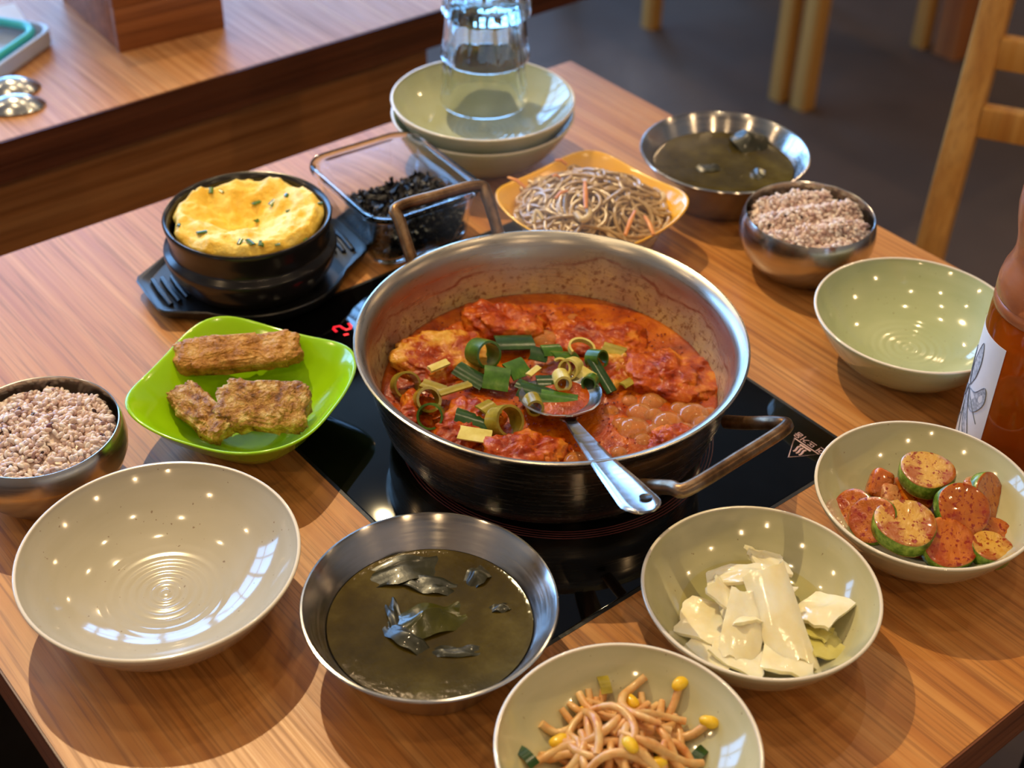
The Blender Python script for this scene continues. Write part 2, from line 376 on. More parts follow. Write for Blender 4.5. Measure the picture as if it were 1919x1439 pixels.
def zuc(name, c1, c2):
    m, nt, p = base(name, c1, .2); v = coords(nt)
    f = noi(nt, v, 60, 5, .6); col = ramp(nt, f, [(.3, c2), (.6, c1), (.8, tuple(min(255, int(x*1.1)) for x in c1))])
    fl = maprange(nt, noi(nt, v, 330, 3, .6), .55, .60); sp2 = maprange(nt, noi(nt, v, 60, 4), .46, .62)
    col = mixc(nt, math2(nt, 'MULTIPLY', fl, .9), col, (132, 14, 4)); col = mixc(nt, math2(nt, 'MULTIPLY', sp2, .8), col, (150, 40, 6))
    nt.links.new(col, p.inputs['Base Color']); bump(nt, p, noi(nt, v, 200, 5), .8, .0016); p.inputs['Coat Weight'].default_value = .9; p.inputs['Coat Roughness'].default_value = .06
    return m
M['zflesh'] = zuc('zucchini_flesh', (214, 176, 84), (196, 134, 40))
M['zflesh2'] = zuc('zucchini_sauced_flesh', (204, 120, 24), (176, 84, 14))
M['zskin'] = noisy('zucchini_skin', [(.3, (48, 74, 14)), (.5, (98, 128, 36)), (.7, (158, 180, 76))], 170, .25, .4, .0006, 260)
M['rice'] = None
m, nt, p = base('rice_grain', (222, 190, 176), .35); at = nd(nt, 'ShaderNodeAttribute', attribute_name='tint')
nt.links.new(ramp(nt, at.outputs['Fac'], [(0, (60, 32, 34)), (.06, (160, 118, 112)), (.3, (218, 184, 172)), (.6, (236, 212, 200)), (1, (246, 234, 226))]), p.inputs['Base Color'])
p.inputs['Subsurface Weight'].default_value = .2; p.inputs['Subsurface Scale'].default_value = .3; M['rice'] = m
m, nt, p = base('amber_tea', (176, 84, 14), .03); p.inputs['Transmission Weight'].default_value = .55; p.inputs['IOR'].default_value = 1.34
nt.links.new(ramp(nt, noi(nt, coords(nt), 20, 2), [(.3, (164, 76, 12)), (.7, (184, 94, 20))]), p.inputs['Base Color']); M['tea'] = m
m, nt, p = base('bottle_plastic', (205, 140, 96), .22); p.inputs['Transmission Weight'].default_value = .5
nt.links.new(ramp(nt, noi(nt, coords(nt, (1, 1, 4)), 24, 3), [(.3, (190, 116, 70)), (.7, (206, 134, 92))]), p.inputs['Base Color']); M['bottle'] = m
M['label'] = noisy('white_label', [(.3, (222, 224, 232)), (.7, (232, 234, 240))], 30, .4, 0)
M['ink'] = noisy('grey_ink', [(.3, (92, 100, 116)), (.7, (120, 128, 142))], 200, .6, 0)
M['inkwash'] = noisy('grey_pencil_shade', [(.35, (130, 138, 152)), (.65, (206, 210, 220))], 420, .6, 0)
M['teal'] = noisy('teal_silicone', [(.3, (50, 190, 196)), (.7, (74, 206, 212))], 30, .35, .05)
M['frost'] = noisy('frosted_lid_plastic', [(.3, (206, 212, 226)), (.7, (220, 226, 236))], 30, .3, .05, Transmission_Weight=.35)
M['paper'] = noisy('white_paper', [(.3, (226, 224, 226)), (.7, (238, 236, 236))], 40, .7, .2)
M['floor'] = noisy('dark_floor', [(.3, (76, 56, 42)), (.7, (92, 70, 54))], 3, .6, .1, .002, 40)
M['wall'] = noisy('warm_wall', [(.3, (196, 176, 150)), (.7, (206, 186, 160))], 4, .8, .1)
M['ceil'] = noisy('ceiling_paint', [(.3, (176, 160, 140)), (.7, (186, 170, 150))], 4, .8, .1)
M['frame'] = noisy('window_frame_paint', [(.3, (50, 46, 44)), (.7, (60, 56, 52))], 10, .5, .1)
M['legmetal'] = noisy('table_leg_metal', [(.3, (30, 30, 30)), (.7, (42, 42, 42))], 30, .4, .1, metal=.6)

# ------------------------------------------------------------------ the room
struct('floor', box(-2.5, 5, -2.5, 3.7, -.05, 0), M['floor'])
struct('ceiling', box(-2.5, 5, -2.5, 3.7, 2.72, 2.77), M['ceil'])
struct('wall_left', box(-2.55, -2.5, -2.5, 3.7, 0, 2.72), M['wall'])
struct('wall_right', box(5, 5.05, -2.5, 3.7, 0, 2.72), M['wall'])
struct('wall_front', box(-2.5, 5, -2.55, -2.5, 0, 2.72), M['wall'])
b = bmesh.new()
for a in ((-2.5, 5, 3.6, 3.65, 0, .95), (-2.5, 5, 3.6, 3.65, 2.55, 2.72), (-2.5, -1.5, 3.6, 3.65, .95, 2.55), (3.3, 5, 3.6, 3.65, .95, 2.55)):
    t = box(*a); b.from_mesh(t)
me = bpy.data.meshes.new('wb'); b.to_mesh(me); b.free(); struct('wall_back', me, M['wall'])
for i in range(4):
    x0 = -1.5+1.2*i; b = bmesh.new()
    for a in ((x0, x0+.05, 3.59, 3.66, .95, 2.55), (x0+1.15, x0+1.2, 3.59, 3.66, .95, 2.55), (x0, x0+1.2, 3.59, 3.66, .95, 1.0), (x0, x0+1.2, 3.59, 3.66, 2.5, 2.55), (x0, x0+1.2, 3.59, 3.66, 1.92, 1.96), (x0+.58, x0+.62, 3.59, 3.66, .95, 2.55)):
        b.from_mesh(box(*a))
    me = bpy.data.meshes.new('wf'); b.to_mesh(me); b.free(); struct('window_%d' % (i+1), me, M['frame'])

# ------------------------------------------------------------------ our table + cooktop
TX0, TX1, TY0, TY1 = .1193, .8804, .2146, .9791
KX0, KX1, KY0, KY1 = .3475, .6439, .4059, .7774
t = thing('dining_table', 'light oak dining table with a black cooktop set into its top', 'table', (0, 0, -T))
def slab_with_hole(z0, z1):
    o = [(TX0, TY0), (TX1, TY0), (TX1, TY1), (TX0, TY1)]; i = [(KX0, KY0), (KX1, KY0), (KX1, KY1), (KX0, KY1)]
    v = [(x, y, z1) for x, y in o+i]+[(x, y, z0) for x, y in o+i]; f = []
    for k in range(4):
        j = (k+1) % 4
        f += [(k, j, 4+j, 4+k), (8+k, 12+k, 12+j, 8+j), (4+k, 4+j, 12+j, 12+k), (k, 8+k, 8+j, j)]
    return fixn(mk('slab', v, f, False))
ob('table_top', slab_with_hole(-.034, 0), M['table'], t, (0, 0, T))
e = .0012
for a, mm in (((TX0-e, TX0, TY0-e, TY1+e, -.034, -.0006), 'edge'), ((TX1, TX1+e, TY0-e, TY1+e, -.034, -.0006), 'edge'), ((TX0, TX1, TY0-e, TY0, -.034, -.0006), 'edge_x'), ((TX0, TX1, TY1, TY1+e, -.034, -.0006), 'edge_x')):
    ob('edge_band', box(*a), M[mm], t, (0, 0, T))
for x in (TX0+.06, TX1-.06):
    for y in (TY0+.06, TY1-.06): ob('leg', post([(x, y, 0), (x, y, T-.034)], .045, .045), M['legmetal'], t)
k = thing('induction_cooktop', 'black glass induction cooktop with printed burner rings under the steel pot', 'cooktop', (0, 0, -.03))
g = .0025
ob('glass_plate', box(KX0+g, KX1-g, KY0+g, KY1-g, .004, .0305, .0008), M['glasstop'], k)
for a in ((KX0, KX1, KY0, KY0+g), (KX0, KX1, KY1-g, KY1), (KX0, KX0+g, KY0+g, KY1-g), (KX1-g, KX1, KY0+g, KY1-g)):
    ob('trim_strip', box(*a, .004, .0302), M['trim'], k)
RC = (.4977, .5501)
for r in (.1055, .1035, .1015, .0995):
    b = lathe([(r-.0003, .03052), (r+.0003, .03052), (r+.0003, .0307), (r-.0003, .0307), (r-.0003, .03052)], 96); ob('burner_ring', b, M['ring'], k, (RC[0], RC[1], 0), label='thin reddish printed ring')
# warning triangle, heat waves, caution text (reads from the +X side)
def strip(pts, w_, z=.0306, closed=False, mat='print', name='printed_mark', parent=None, hgt=.0002):
    pts = [Vector((p[0], p[1], z)) for p in pts]
    return ob(name, tube(pts, w_, 6, hgt/w_, closed), M[mat], parent or k)
tri = [px(1488.5, 822), px(1477, 858), px(1535, 853)]
strip([tri[0], tri[1], tri[2]], .0009, closed=True, name='warning_triangle')
strip([px(1499, 834), px(1519, 846.5)], .0008, name='warning_bar')
for dx, dy in ((0, 0), (5.2, 3.6), (10.6, 7.2)):
    strip(smooth_path([px(1486+dx, 846.5+dy), px(1490+dx, 845.5+dy), px(1493+dx, 842+dy), px(1496+dx, 838.5+dy), px(1500+dx, 838.2+dy)], 4), .0007, name='heat_wave')
cu = bpy.data.curves.new('caution', 'FONT'); cu.body = '주의 : 표면 뜨거움'; cu.size = .0066; cu.extrude = .00008
tmp = bpy.data.objects.new('caution_tmp', cu); C.objects.link(tmp)
dg = bpy.context.evaluated_depsgraph_get(); me = bpy.data.meshes.new_from_object(tmp.evaluated_get(dg)); bpy.data.objects.remove(tmp)
a0 = px(1492.5, 812); a1 = px(1547, 845)            # text end (image left) and start (image right)
o = ob('caution_text', me, M['print'], k, (a0.x+.0012, 0, .0307), (0, 0, PI/2)); 
bb = [v.co.x for v in me.vertices]; o.location.y = a0.y-max(bb)
strip([px(*q) for q in ((653, 607), (658, 612.5), (656, 617), (649, 619), (642.5, 616), (637, 612), (626, 614), (625, 617.5), (631, 623))], .0011, mat='led', name='display_digit', hgt=.0003)
strip([px(644, 629), px(653, 627)], .0011, mat='led', name='display_segment', hgt=.0003)

# ------------------------------------------------------------------ neighbouring table and what is on it
NY = 1.157
t = thing('side_table', 'thick wooden table with dark edge standing beyond the dining table', 'table', (0, 0, -T))
ob('table_top', box(-.35, 1.5, NY+.001, 1.95, -.038, 0), M['ntable'], t, (0, 0, T))
ob('front_edge', box(-.35, 1.5, NY-.001, NY+.001, -.040, -.0005), M['nedge'], t, (0, 0, T))
PE = px_y(800, 110, NY+.03).x
ob('side_panel', box(-.30, PE, NY+.03, NY+.055, 0, T-.038), M['panel'], t)
ob('side_panel', box(-.30, PE, 1.87, 1.895, 0, T-.038), M['panel'], t)
ob('end_panel', box(-.30, -.27, NY+.055, 1.87, 0, T-.038), M['panel'], t)
# wooden cutlery box
B0 = px(225, 100); B1 = px(422, 52)
ang = math.atan2(B1.y-B0.y, B1.x-B0.x)
t = thing('wooden_box', 'square brown wooden cutlery box standing on the side table', 'box', (B0.x, B0.y, 0), (0, 0, ang))
L = (B1-B0).length; D = .155
ob('front_board', box(0, L, 0, .009, 0, .045, .0008), M['boxwood'], t); ob('front_board', box(0, L, .0004, .009, .0455, .11, .0008), M['boxwood'], t)
ob('back_board', box(0, L, D-.009, D, 0, .11, .0008), M['boxwood'], t)
for x in (0, L-.009): ob('side_board', box(x+.0003, x+.0087, .009, D-.009, 0, .11, .0006), M['boxwood'], t)
ob('bottom_board', box(.009, L-.009, .009, D-.009, .001, .008), M['boxwood'], t)
# container lid with teal gasket
t = thing('container_lid', 'frosted plastic container lid with a teal gasket lying upside down', 'lid', (.412, 1.338, .001), (0, 0, math.radians(33)))
ro = [[(x, y, z) for x, y in rrect(.062*s, .062*s, .02*s, 6)] for s, z in ((.94, 0), (1, .002), (1.0, .016), (.965, .017), (.93, .016), (.93, .004))]
ob('lid_shell', loft(ro), M['frost'], t)
ob('gasket', tube([(x, y, .016) for x, y in rrect(.050, .050, .022, 8)], .0045, 8, closed=True), M['teal'], t, label='teal silicone gasket ring')
ob('locking_flap', box(.064, .076, -.034, .034, .002, .006, .0015), M['frost'], t)
t = ob('paper_napkin', sheet(lambda u, v: (.07*u-.07, .05*v-.02, .002+.0015*math.sin(u*5+v*3)), 8, 6, .0012), M['paper'], None, (.492, 1.395, .001), (0, 0, -.15), 'white paper napkin behind the teal gasket lid', 'napkin')
def spoon_mesh(bowl_l, bowl_w, depth, th=.0012):
    def fn(u, v):
        x = (u*2-1); y = (v*2-1); wv = math.sqrt(max(0, 1-x*x))*.98+.02; yy = y*wv
        rr_ = min(1, x*x+yy*yy); return (x*bowl_l/2, yy*bowl_w/2*(1-.12*x), -depth*(1-rr_))
    return sheet(fn, 16, 10, th)
for (q, lab, rz, dz) in (((22, 184), 'steel soup spoon lying closer to the dark edge of the side table', .28, 0), ((14, 150), 'steel soup spoon lying between the other spoon and the gasket lid', .18, 0)):
    c0 = px(*q, .01); t = thing('soup_spoon', lab, 'spoon', (c0.x, c0.y, .0005), (0, 0, PI+rz-.6), 'spoons on the side table')
    ob('spoon_bowl', spoon_mesh(.058, .036, .011), M['spoon'], t, (0, 0, .0008), (PI, 0, 0))
    ob('handle', tube([(.028, 0, .002), (.05, 0, .005), (.10, 0, .006), (.16, 0, .002)], [.0045, .0035, .004, .0055], 8, .35), M['spoon'], t)

# ------------------------------------------------------------------ chairs / far furniture
ca = math.radians(24); rd = Vector((math.sin(ca), -math.cos(ca)))     # along the rails to the other post
p0 = Vector((1.158, .705))
t = thing('ladder_back_chair', 'honey coloured wooden ladder-back chair standing at the dining table', 'chair', (p0.x, p0.y, -T), (0, 0, math.atan2(rd.y, rd.x)))
# local x = along rails, local y = to the left of rails (away from the table)
CW = .36
for x in (0, CW):
    pth = smooth_path([(x, .05, 0), (x, .012, .3), (x, 0, .5), (x, .014, .60), (x, .048, .72), (x, .10, .95)], 4)
    ob('back_post', post(pth, .030, .034), M['chair'], t)
for z_, y_ in ((.682, .032), (.748, .052), (.82, .066), (.89, .082)):
    rail = loft([[(.015+(CW-.03)*u, y_+yy+.012*math.sin(PI*u), z_+zz) for yy, zz in rrect(.009, .0165, .003, 2)] for u in (0, .25, .5, .75, 1)], ang=35)
    ob('back_rail', rail, M['chair'], t)
ob('seat', box(-.02, CW+.02, -.40, .0-.018, .435, .46, .006), M['chair'], t)
for x in (0, CW): ob('front_leg', post([(x, -.37, 0), (x, -.37, .435)], .032, .032), M['chair'], t)
for x in (0, CW): ob('side_stretcher', box(x-.01, x+.01, -.36, .03, .2, .225, .003), M['chair'], t)
L1, L2, L3, L4, L5 = [px(*q, -T) for q in ((1460, 184), (1503, 200), (1220, 50), (1725, 85), (1783, 100))]
t = thing('wooden_stool', 'four-legged honey wooden stool tucked under the square-legged table', 'stool', (0, 0, -T))
for q in (L1, L3, L4, L3+L4-L1): ob('leg', post([(q.x, q.y, 0), (q.x, q.y, .43)], .034, .034), M['chair'], t)
ob('seat', box(L1.x-.03, L4.x+.05, L1.y-.0, L3.y+.03, .43, .46, .005), M['chair'], t)
t = thing('far_table', 'wooden restaurant table on square legs standing far across the floor', 'table', (0, 0, -T))
for q, wdt, mm in ((L2, .038, 'chair'), (L5, .06, 'chairdark'), (L2+Vector((.01, .78, 0)), .04, 'chair'), (L5+Vector((.0, .78, 0)), .06, 'chairdark')):
    ob('leg', post([(q.x, q.y, 0), (q.x, q.y, .70)], wdt, wdt), M[mm], t)
ob('table_top', box(L2.x-.12, L5.x+.12, L5.y-.1, L2.y+.9, .70, .735, .003), M['table'], t)

# ------------------------------------------------------------------ bowls
def bowl_profile(Rm, h, foot, floor, ripple=.00045, th=.0032, pin=3.4):
    out = [(0, .0025), (foot-.004, .0025), (foot-.003, 0), (foot-.0005, 0), (foot, .0008), (foot+.0005, .0045)]
    n = 14
    for i in range(1, n+1):
        s = i/n; r = foot+.0005+(Rm-foot-.0005)*s; out.append((r, .0045+(h-.0012-.0045)*s**2.05))
    out += [(Rm-.0002, h-.0004), (Rm-.0009, h), (Rm-.0019, h-.0002)]
    Ri = Rm-th+.0009; m = 46
    for i in range(m+1):
        r = Ri*(1-i/m); z_ = floor+(h-.0012-floor)*(r/Ri)**pin
        z_ += ripple*math.sin(2*PI*r/.0056)*max(0, 1-r/(Rm*.55))
        out.append((max(r, 0), z_))
    return out
def inner_r(z_, Rm, h, floor, th=.0032, pin=3.4): return (Rm-th+.0009)*max(0, (z_-floor)/(h-.0012-floor))**(1/pin)
meL = lathe(bowl_profile(.0793, .0455, .038, .0135, .0005), 96); meM = lathe(bowl_profile(.0669, .043, .031, .013, .0003), 96)
meL2 = meL.copy()
BL = (.2139, .5634); BR = px(1723, 590, .0455); 
ob('empty_bowl', meL, M['whiteglaze'], None, (*BL, 0), (0, 0, .4), 'empty pale grey glazed bowl with spiral rings beside the rice bowl', 'bowl', 'empty glazed bowls')
# ------------------------------------------------------------------ right empty bowl
BRc = (.7475, .4545)
ob('empty_bowl', lathe(bowl_profile(.0715, .0445, .034, .0130, .0005), 96), M['celadon_deep'], None, (*BRc, 0), (0, 0, 1.4), 'empty celadon green bowl standing next to the tea bottle', 'bowl', 'empty glazed bowls')
ST = (.690, .877)
ob('stacked_bowl', meL2, M['celadon_stack'], None, (*ST, 0), (0, 0, .2), 'lower celadon bowl of the stack beneath the glass tumblers', 'bowl', 'stacked celadon bowls')
ob('stacked_bowl', meL2, M['celadon_stack'], None, (ST[0], ST[1], .0135), (0, 0, 2.1), 'upper celadon bowl of the stack holding the glass tumblers', 'bowl', 'stacked celadon bowls')
# tumblers, upside down and nested
tum = [(a*1.06, b) for a, b in [(0, .0895), (.0255, .0895), (.0272, .088), (.0285, .078), (.030, .060), (.0335, .022), (.036, .0015), (.0355, 0), (.0338, 0), (.0335, .0015), (.0310, .022), (.0276, .060), (.0262, .074), (.0245, .0765), (0, .0765)]]
fwd = Vector((FW.x, FW.y)).normalized()
tumm = lathe(tum, 80)
for q in tumm.vertices:
    r_ = math.hypot(q.co.x, q.co.y)
    if r_ > .01:
        k_ = 1+.0011/r_*math.cos(10*math.atan2(q.co.y, q.co.x))*(1 if q.co.z > .006 else 0); q.co.x *= k_; q.co.y *= k_
for i, nm in enumerate(('lowest glass tumbler of the nested stack, rim down in the celadon bowl', 'middle glass tumbler of the nested stack, upside down', 'topmost glass tumbler of the nested stack, upside down')):
    ob('glass_tumbler', tumm, M['glass'], None, (ST[0]+fwd.x*.022+.0012*i, ST[1]+fwd.y*.022, .0455+.0405*i), (0, .012*i, .3*i), nm, 'tumbler', 'nested glass tumblers')

# steel rice bowls
rp = [(0, 0), (.0285, 0), (.031, .001), (.040, .008), (.0475, .018), (.0518, .029), (.0525, .036), (.0515, .044), (.0498, .0495), (.0494, .0502), (.0488, .0500), (.0486, .0490), (.0502, .043), (.0512, .036), (.0505, .029), (.0462, .0185), (.0385, .009), (.028, .0018), (0, .0015)]
ricemesh = lathe(rp, 80)
RL = (.2065, .7046); RRt = (.7809, .5846)
ob('rice_bowl', ricemesh, M['steel'], None, (*RL, 0), (0, 0, 0), 'round stainless steel rice bowl of purple rice by the green dish', 'bowl', 'steel rice bowls')
ob('rice_bowl', ricemesh, M['steel'], None, (*RRt, 0), (0, 0, 1), 'round stainless steel rice bowl touching the empty celadon bowl', 'bowl', 'steel rice bowls')
def rice(loc, seed, label, scoops):
    rr = random.Random(seed); v, f, tint = [], [], []
    nu, nv = 7, 6; gv, gf = [], []
    for j in range(1, nv):
        ph = -PI/2+PI*j/nv
        for i in range(nu): gv.append((math.sin(ph), math.cos(ph)*math.cos(2*PI*i/nu), math.cos(ph)*math.sin(2*PI*i/nu)))
    a0, a1 = len(gv), len(gv)+1; gv += [(-1, 0, 0), (1, 0, 0)]
    for j in range(nv-2):
        for i in range(nu): gf.append((j*nu+i, j*nu+(i+1) % nu, (j+1)*nu+(i+1) % nu, (j+1)*nu+i))
    for i in range(nu): gf.append((a0, (i+1) % nu, i)); gf.append((a1, (nv-2)*nu+i, (nv-2)*nu+(i+1) % nu))
    def hz(x, y):
        r = math.hypot(x, y); z_ = .0405+.0055*(1-(r/.048)**2)+.0045*noise.noise(Vector((x*55+seed, y*55, 0)))+.002*noise.noise(Vector((x*120+seed, y*120, 0)))
        z_ += scoops*.003*math.sin((x*.4+y)*2*PI/.028)
        return z_-.012*max(0, (r-.040)/.009)**2
    dv = heightdisc(lambda t: .0475, lambda x, y: hz(x, y)-.0022, 16, 48, .02)
    v += [tuple(q.co) for q in dv.vertices]; f += [tuple(q.vertices) for q in dv.polygons]; tint += [.45]*len(v)
    for k_ in range(1500):
        r = .0468*math.sqrt(rr.random()); t = 2*PI*rr.random(); x, y = r*math.cos(t), r*math.sin(t)
        z_ = hz(x, y)+rr.uniform(-.0018, .0014)
        Lg = rr.uniform(.0024, .0031); Wd = rr.uniform(.0013, .0017)
        M3 = Matrix.Rotation(rr.uniform(0, 2*PI), 3, 'Z') @ Matrix.Rotation(rr.gauss(0, .5), 3, 'Y')
        n0 = len(v)
        bend_ = rr.uniform(-.25, .25)
        for q in gv:
            w_ = M3 @ Vector((q[0]*Lg, q[1]*Wd, q[2]*Wd+bend_*q[0]*q[0]*Wd)); v.append((x+w_.x, y+w_.y, z_+w_.z))
        f += [tuple(n0+i for i in fc) for fc in gf]
        tv = 0.0 if rr.random() < .012 else min(1, max(.1, rr.gauss(.58, .25))); tint += [tv]*len(gv)
    me = mk('rice', v, f); at = me.attributes.new('tint', 'FLOAT', 'POINT'); at.data.foreach_set('value', tint)
    ob('steamed_rice', me, M['rice'], None, (*loc, 0.0018), (0, 0, 0), label, 'rice', None, 'stuff')
rice(RL, 3, 'purple-tinged steamed rice heaped in the steel bowl by the green dish', 0)
rice(RRt, 8, 'pinkish steamed rice ridged by the scoop beside the empty celadon bowl', 1)

# steel soup bowls
sprof = [(0, 0), (.042, 0), (.046, .0015), (.0475, .004)]+[(.0475+(.0692-.0475)*s, .004+.036*s**.92) for s in (.15, .3, .45, .6, .75, .9, 1)]
sprof += [(.0704, .0408), (.0709, .0416), (.0704, .0424), (.0694, .0425), (.0684, .0415)]+[(.0464+(.068-.0464)*s, .005+.036*s**.92) for s in (.9, .75, .6, .45, .3, .15, 0)]+[(.0445, .0026), (.040, .0018), (0, .0018)]
soupmesh = lathe(sprof, 96)
SN, SF = (.3143, .4434), (.812, .705)
for c_, lab, lab2, seed in ((SN, 'wide stainless steel soup bowl standing beside the empty pale bowl', 'dark green seaweed broth in the soup bowl beside the empty pale bowl', 1), (SF, 'wide stainless steel soup bowl near the yellow noodle dish', 'green seaweed broth in the soup bowl near the yellow noodle dish', 2)):
    ob('soup_bowl', soupmesh, M['steel'], None, (*c_, 0), (0, 0, seed), lab, 'bowl', 'steel soup bowls')
    lv = .0245 if seed == 1 else .0275
    rin = .0464+(.068-.0464)*((lv-.005)/.036)**(1/.92)
    me = lathe([(0, lv), (rin*.6, lv), (rin-.003, lv), (rin-.0004, lv+.0006), (.046, .0055), (.0440, .0034), (0, .0025)], 72)
    ob('seaweed_soup', me, M['seabroth'], None, (*c_, 0), (0, 0, 0), lab2, 'soup')
def kelp(name, q, z_, sx, sy, rz, curl, label, mat='seaweed', seed=0, group='seaweed in the soup beside the pale bowl', rise=.004):
    def fn(u, v):
        x = (u-.5)*sx; y = (v-.5)*sy*(.55+.45*math.sin(PI*(u*.8+.1)))
        nz = noise.noise(Vector((u*3+seed*7, v*3, seed)))
        y += sy*.15*nz; zz = rise*math.sin(PI*u)*(1-abs(v-.5)*curl)+.0022*nz
        return (x, y, max(-.004, zz))
    o_ = ob(name, sheet(fn, 12, 8, .0007), M[mat], None, (q.x, q.y, z_), (0, 0, rz), label, 'seaweed', group)
    return o_
z0 = .0250
for a in ((( 800, 1165), .034, .018, .45, 1.5, 'folded olive seaweed leaf at the middle of the broth beside the pale bowl', 'seaweedolive', .0075), ((760, 1195), .022, .010, -.7, .9, 'small dark seaweed flap beside the folded olive leaf', 'seaweed', .005),
          ((740, 1160), .026, .006, -1.3, .6, 'narrow glossy seaweed ribbon between the folded olive leaf and the broad sheet', 'seaweed', .003), ((860, 1220), .022, .006, .1, .6, 'thin seaweed sliver floating between the olive leaf and the sprout bowl', 'seaweed', .002),
          ((760, 1070), .032, .016, .35, .6, 'broad dark seaweed sheet against the soup bowl wall facing the cooktop', 'seaweed', .004), ((800, 1095), .026, .010, -.2, .6, 'wrinkled dark seaweed piece next to the broad sheet', 'seaweed', .0035),
          ((895, 1080), .013, .010, 1.0, 1.2, 'small crumpled seaweed tuft standing up by the cooktop side of the soup', 'seaweed', .005), ((940, 1138), .010, .005, .3, .6, 'tiny seaweed scrap floating near the steel wall', 'seaweed', .002)):
    q = px(*a[0], z0); kelp('seaweed_piece', q, z0-.0012, a[1]*1.3, a[2]*1.3, a[3]-.7, a[4], a[5], a[6], hash(a[0]) % 13, rise=a[7])
zf = .028
for a in (((1400, 268), .030, .030, 1.9, 1.0, 'pointed seaweed leaf against the wall of the soup near the noodles', 'seaweed', .012), ((1330, 315), .022, .012, .2, 1.0, 'flat seaweed leaf in the middle of the soup near the noodles', 'seaweed', .003), ((1420, 325), .02, .012, 1.2, 1.0, 'dark seaweed scrap on the rice bowl side of the soup', 'seaweed', .002)):
    q = px(*a[0], zf); kelp('seaweed_piece', q, zf-.0012, a[1], a[2], a[3]-.7, a[4], a[5], a[6], hash(a[0]) % 11, 'seaweed in the soup near the noodles', a[7])

# banchan bowls
CB, ZB, SB = (.465, .338), (.603, .332), (.334, .3045)
for c_, lab in ((CB, 'celadon side dish bowl holding white pickled radish'), (ZB, 'celadon side dish bowl holding seasoned zucchini slices'), (SB, 'celadon side dish bowl holding seasoned bean sprouts')):
    ob('side_dish_bowl', meM, M['celadon'], None, (*c_, 0), (0, 0, R.random()*6), lab, 'bowl', 'celadon side dish bowls')
zin = lambda r: .013+(.043-.0012-.013)*(min(r, .0646)/.0646)**3.4
# ------------------------------------------------------------------ bean sprouts
q = px(1175, 1400, .03); pc = Vector((q.x-SB[0], q.y-SB[1]))
def heap(x, y, pc, rad, top): return top*max(0, 1-((x-pc.x)**2+(y-pc.y)**2)/rad**2)
rs = random.Random(5)
for i in range(84):
    a = rs.uniform(0, 2*PI); rr_ = .030*math.sqrt(rs.random()); cx_, cy_ = pc.x+rr_*math.cos(a), pc.y+rr_*math.sin(a)
    Lh = rs.uniform(.014, .024); d = rs.uniform(0, 2*PI); cur = rs.uniform(-28, 28)
    lay = rs.random(); pts = []
    for s in np.linspace(-1, 1, 7):
        t_ = d+cur*s*Lh*1.2; x = cx_+math.cos(t_)*s*Lh; y = cy_+math.sin(t_)*s*Lh
        zb = zin(math.hypot(x, y))+.002; z_ = zb+heap(x, y, pc, .040, .026)*lay+.0015*math.sin(s*4+i)
        pts.append((x, y, max(zb, z_)))
    hd = i % 6 == 0
    pth = smooth_path(pts, 2); rad_ = [rs.uniform(.0022, .0028)*(.75+.25*math.sin(PI*(j+1)/(len(pth)+1))) for j in range(len(pth))]; rad_[0] *= .5
    me = tube(pth, [sum(rad_[max(0, j-2):j+3])/len(rad_[max(0, j-2):j+3]) for j in range(len(pth))], 8)
    o_ = ob('bean_sprout', me, M['sprout'], None, (*SB, 0), (0, 0, 0), 'red-seasoned bean sprout with a yellow head in the sprout bowl' if hd else 'red-seasoned bean sprout in the heap of the sprout bowl', 'sprout', 'headed bean sprouts' if hd else 'bean sprouts')
    if hd:
        o_h = ob('sprout_head', blob(.0054, .0034, .003, .9, .85, 14, 9, .0006, 150, i), M['bean'], o_, pth[-1], (0, 0, d), label='yellow bean head')
for i, qq in enumerate(((1308, 1418), (985, 1436), (1130, 1300))):
    q = px(*qq, .02); ob('scallion_bit', sheet(lambda u, v: ((u-.5)*.014, (v-.5)*.006, .002*math.sin(PI*u)), 6, 3, .0008), M['scalldark' if i < 2 else 'scallolive'], None, (q.x, q.y, zin(math.hypot(q.x-SB[0], q.y-SB[1]))+.002), (0, 0, R.random()*3), ('dark green scallion bit beside the sprouts on the radish bowl side', 'dark green scallion bit beside the sprouts on the soup bowl side', 'brownish sprout root curl above the heap')[i], 'scallion')

# ------------------------------------------------------------------ pickled radish
def pickle(qq, z_, sx, sy, rz, rx, ry, curl, lab, mat='cabbage', seed=0, th=.0022):
    sx *= 1.25; sy *= 1.25; z_ += .003; q = px(*qq, z_)
    def fn(u, v):
        x = (u-.5)*sx; y = (v-.5)*sy
        a_ = curl*(u-.5)
        xx = math.sin(a_)*sx/curl if abs(curl) > .05 else x
        zz = (1-math.cos(a_))*sx/curl*-1 if abs(curl) > .05 else 0
        n_ = noise.noise(Vector((u*2.5+seed*3, v*2.5, seed))); return (xx+.0012*n_, y*(1+.22*noise.noise(Vector((u*2.3, seed*1.7, 0))))+.0035*noise.noise(Vector((u*4, seed, v*4))), zz+.0016*n_)
    ob('radish_slice' if mat == 'cabbage' else 'cabbage_leaf', sheet(fn, 10, 10, th), M[mat], None, (q.x, q.y, z_), (rx, ry, rz), lab, 'pickle', 'pickled radish slices')
vdir = math.atan2(-FW.y, -FW.x)       # toward camera
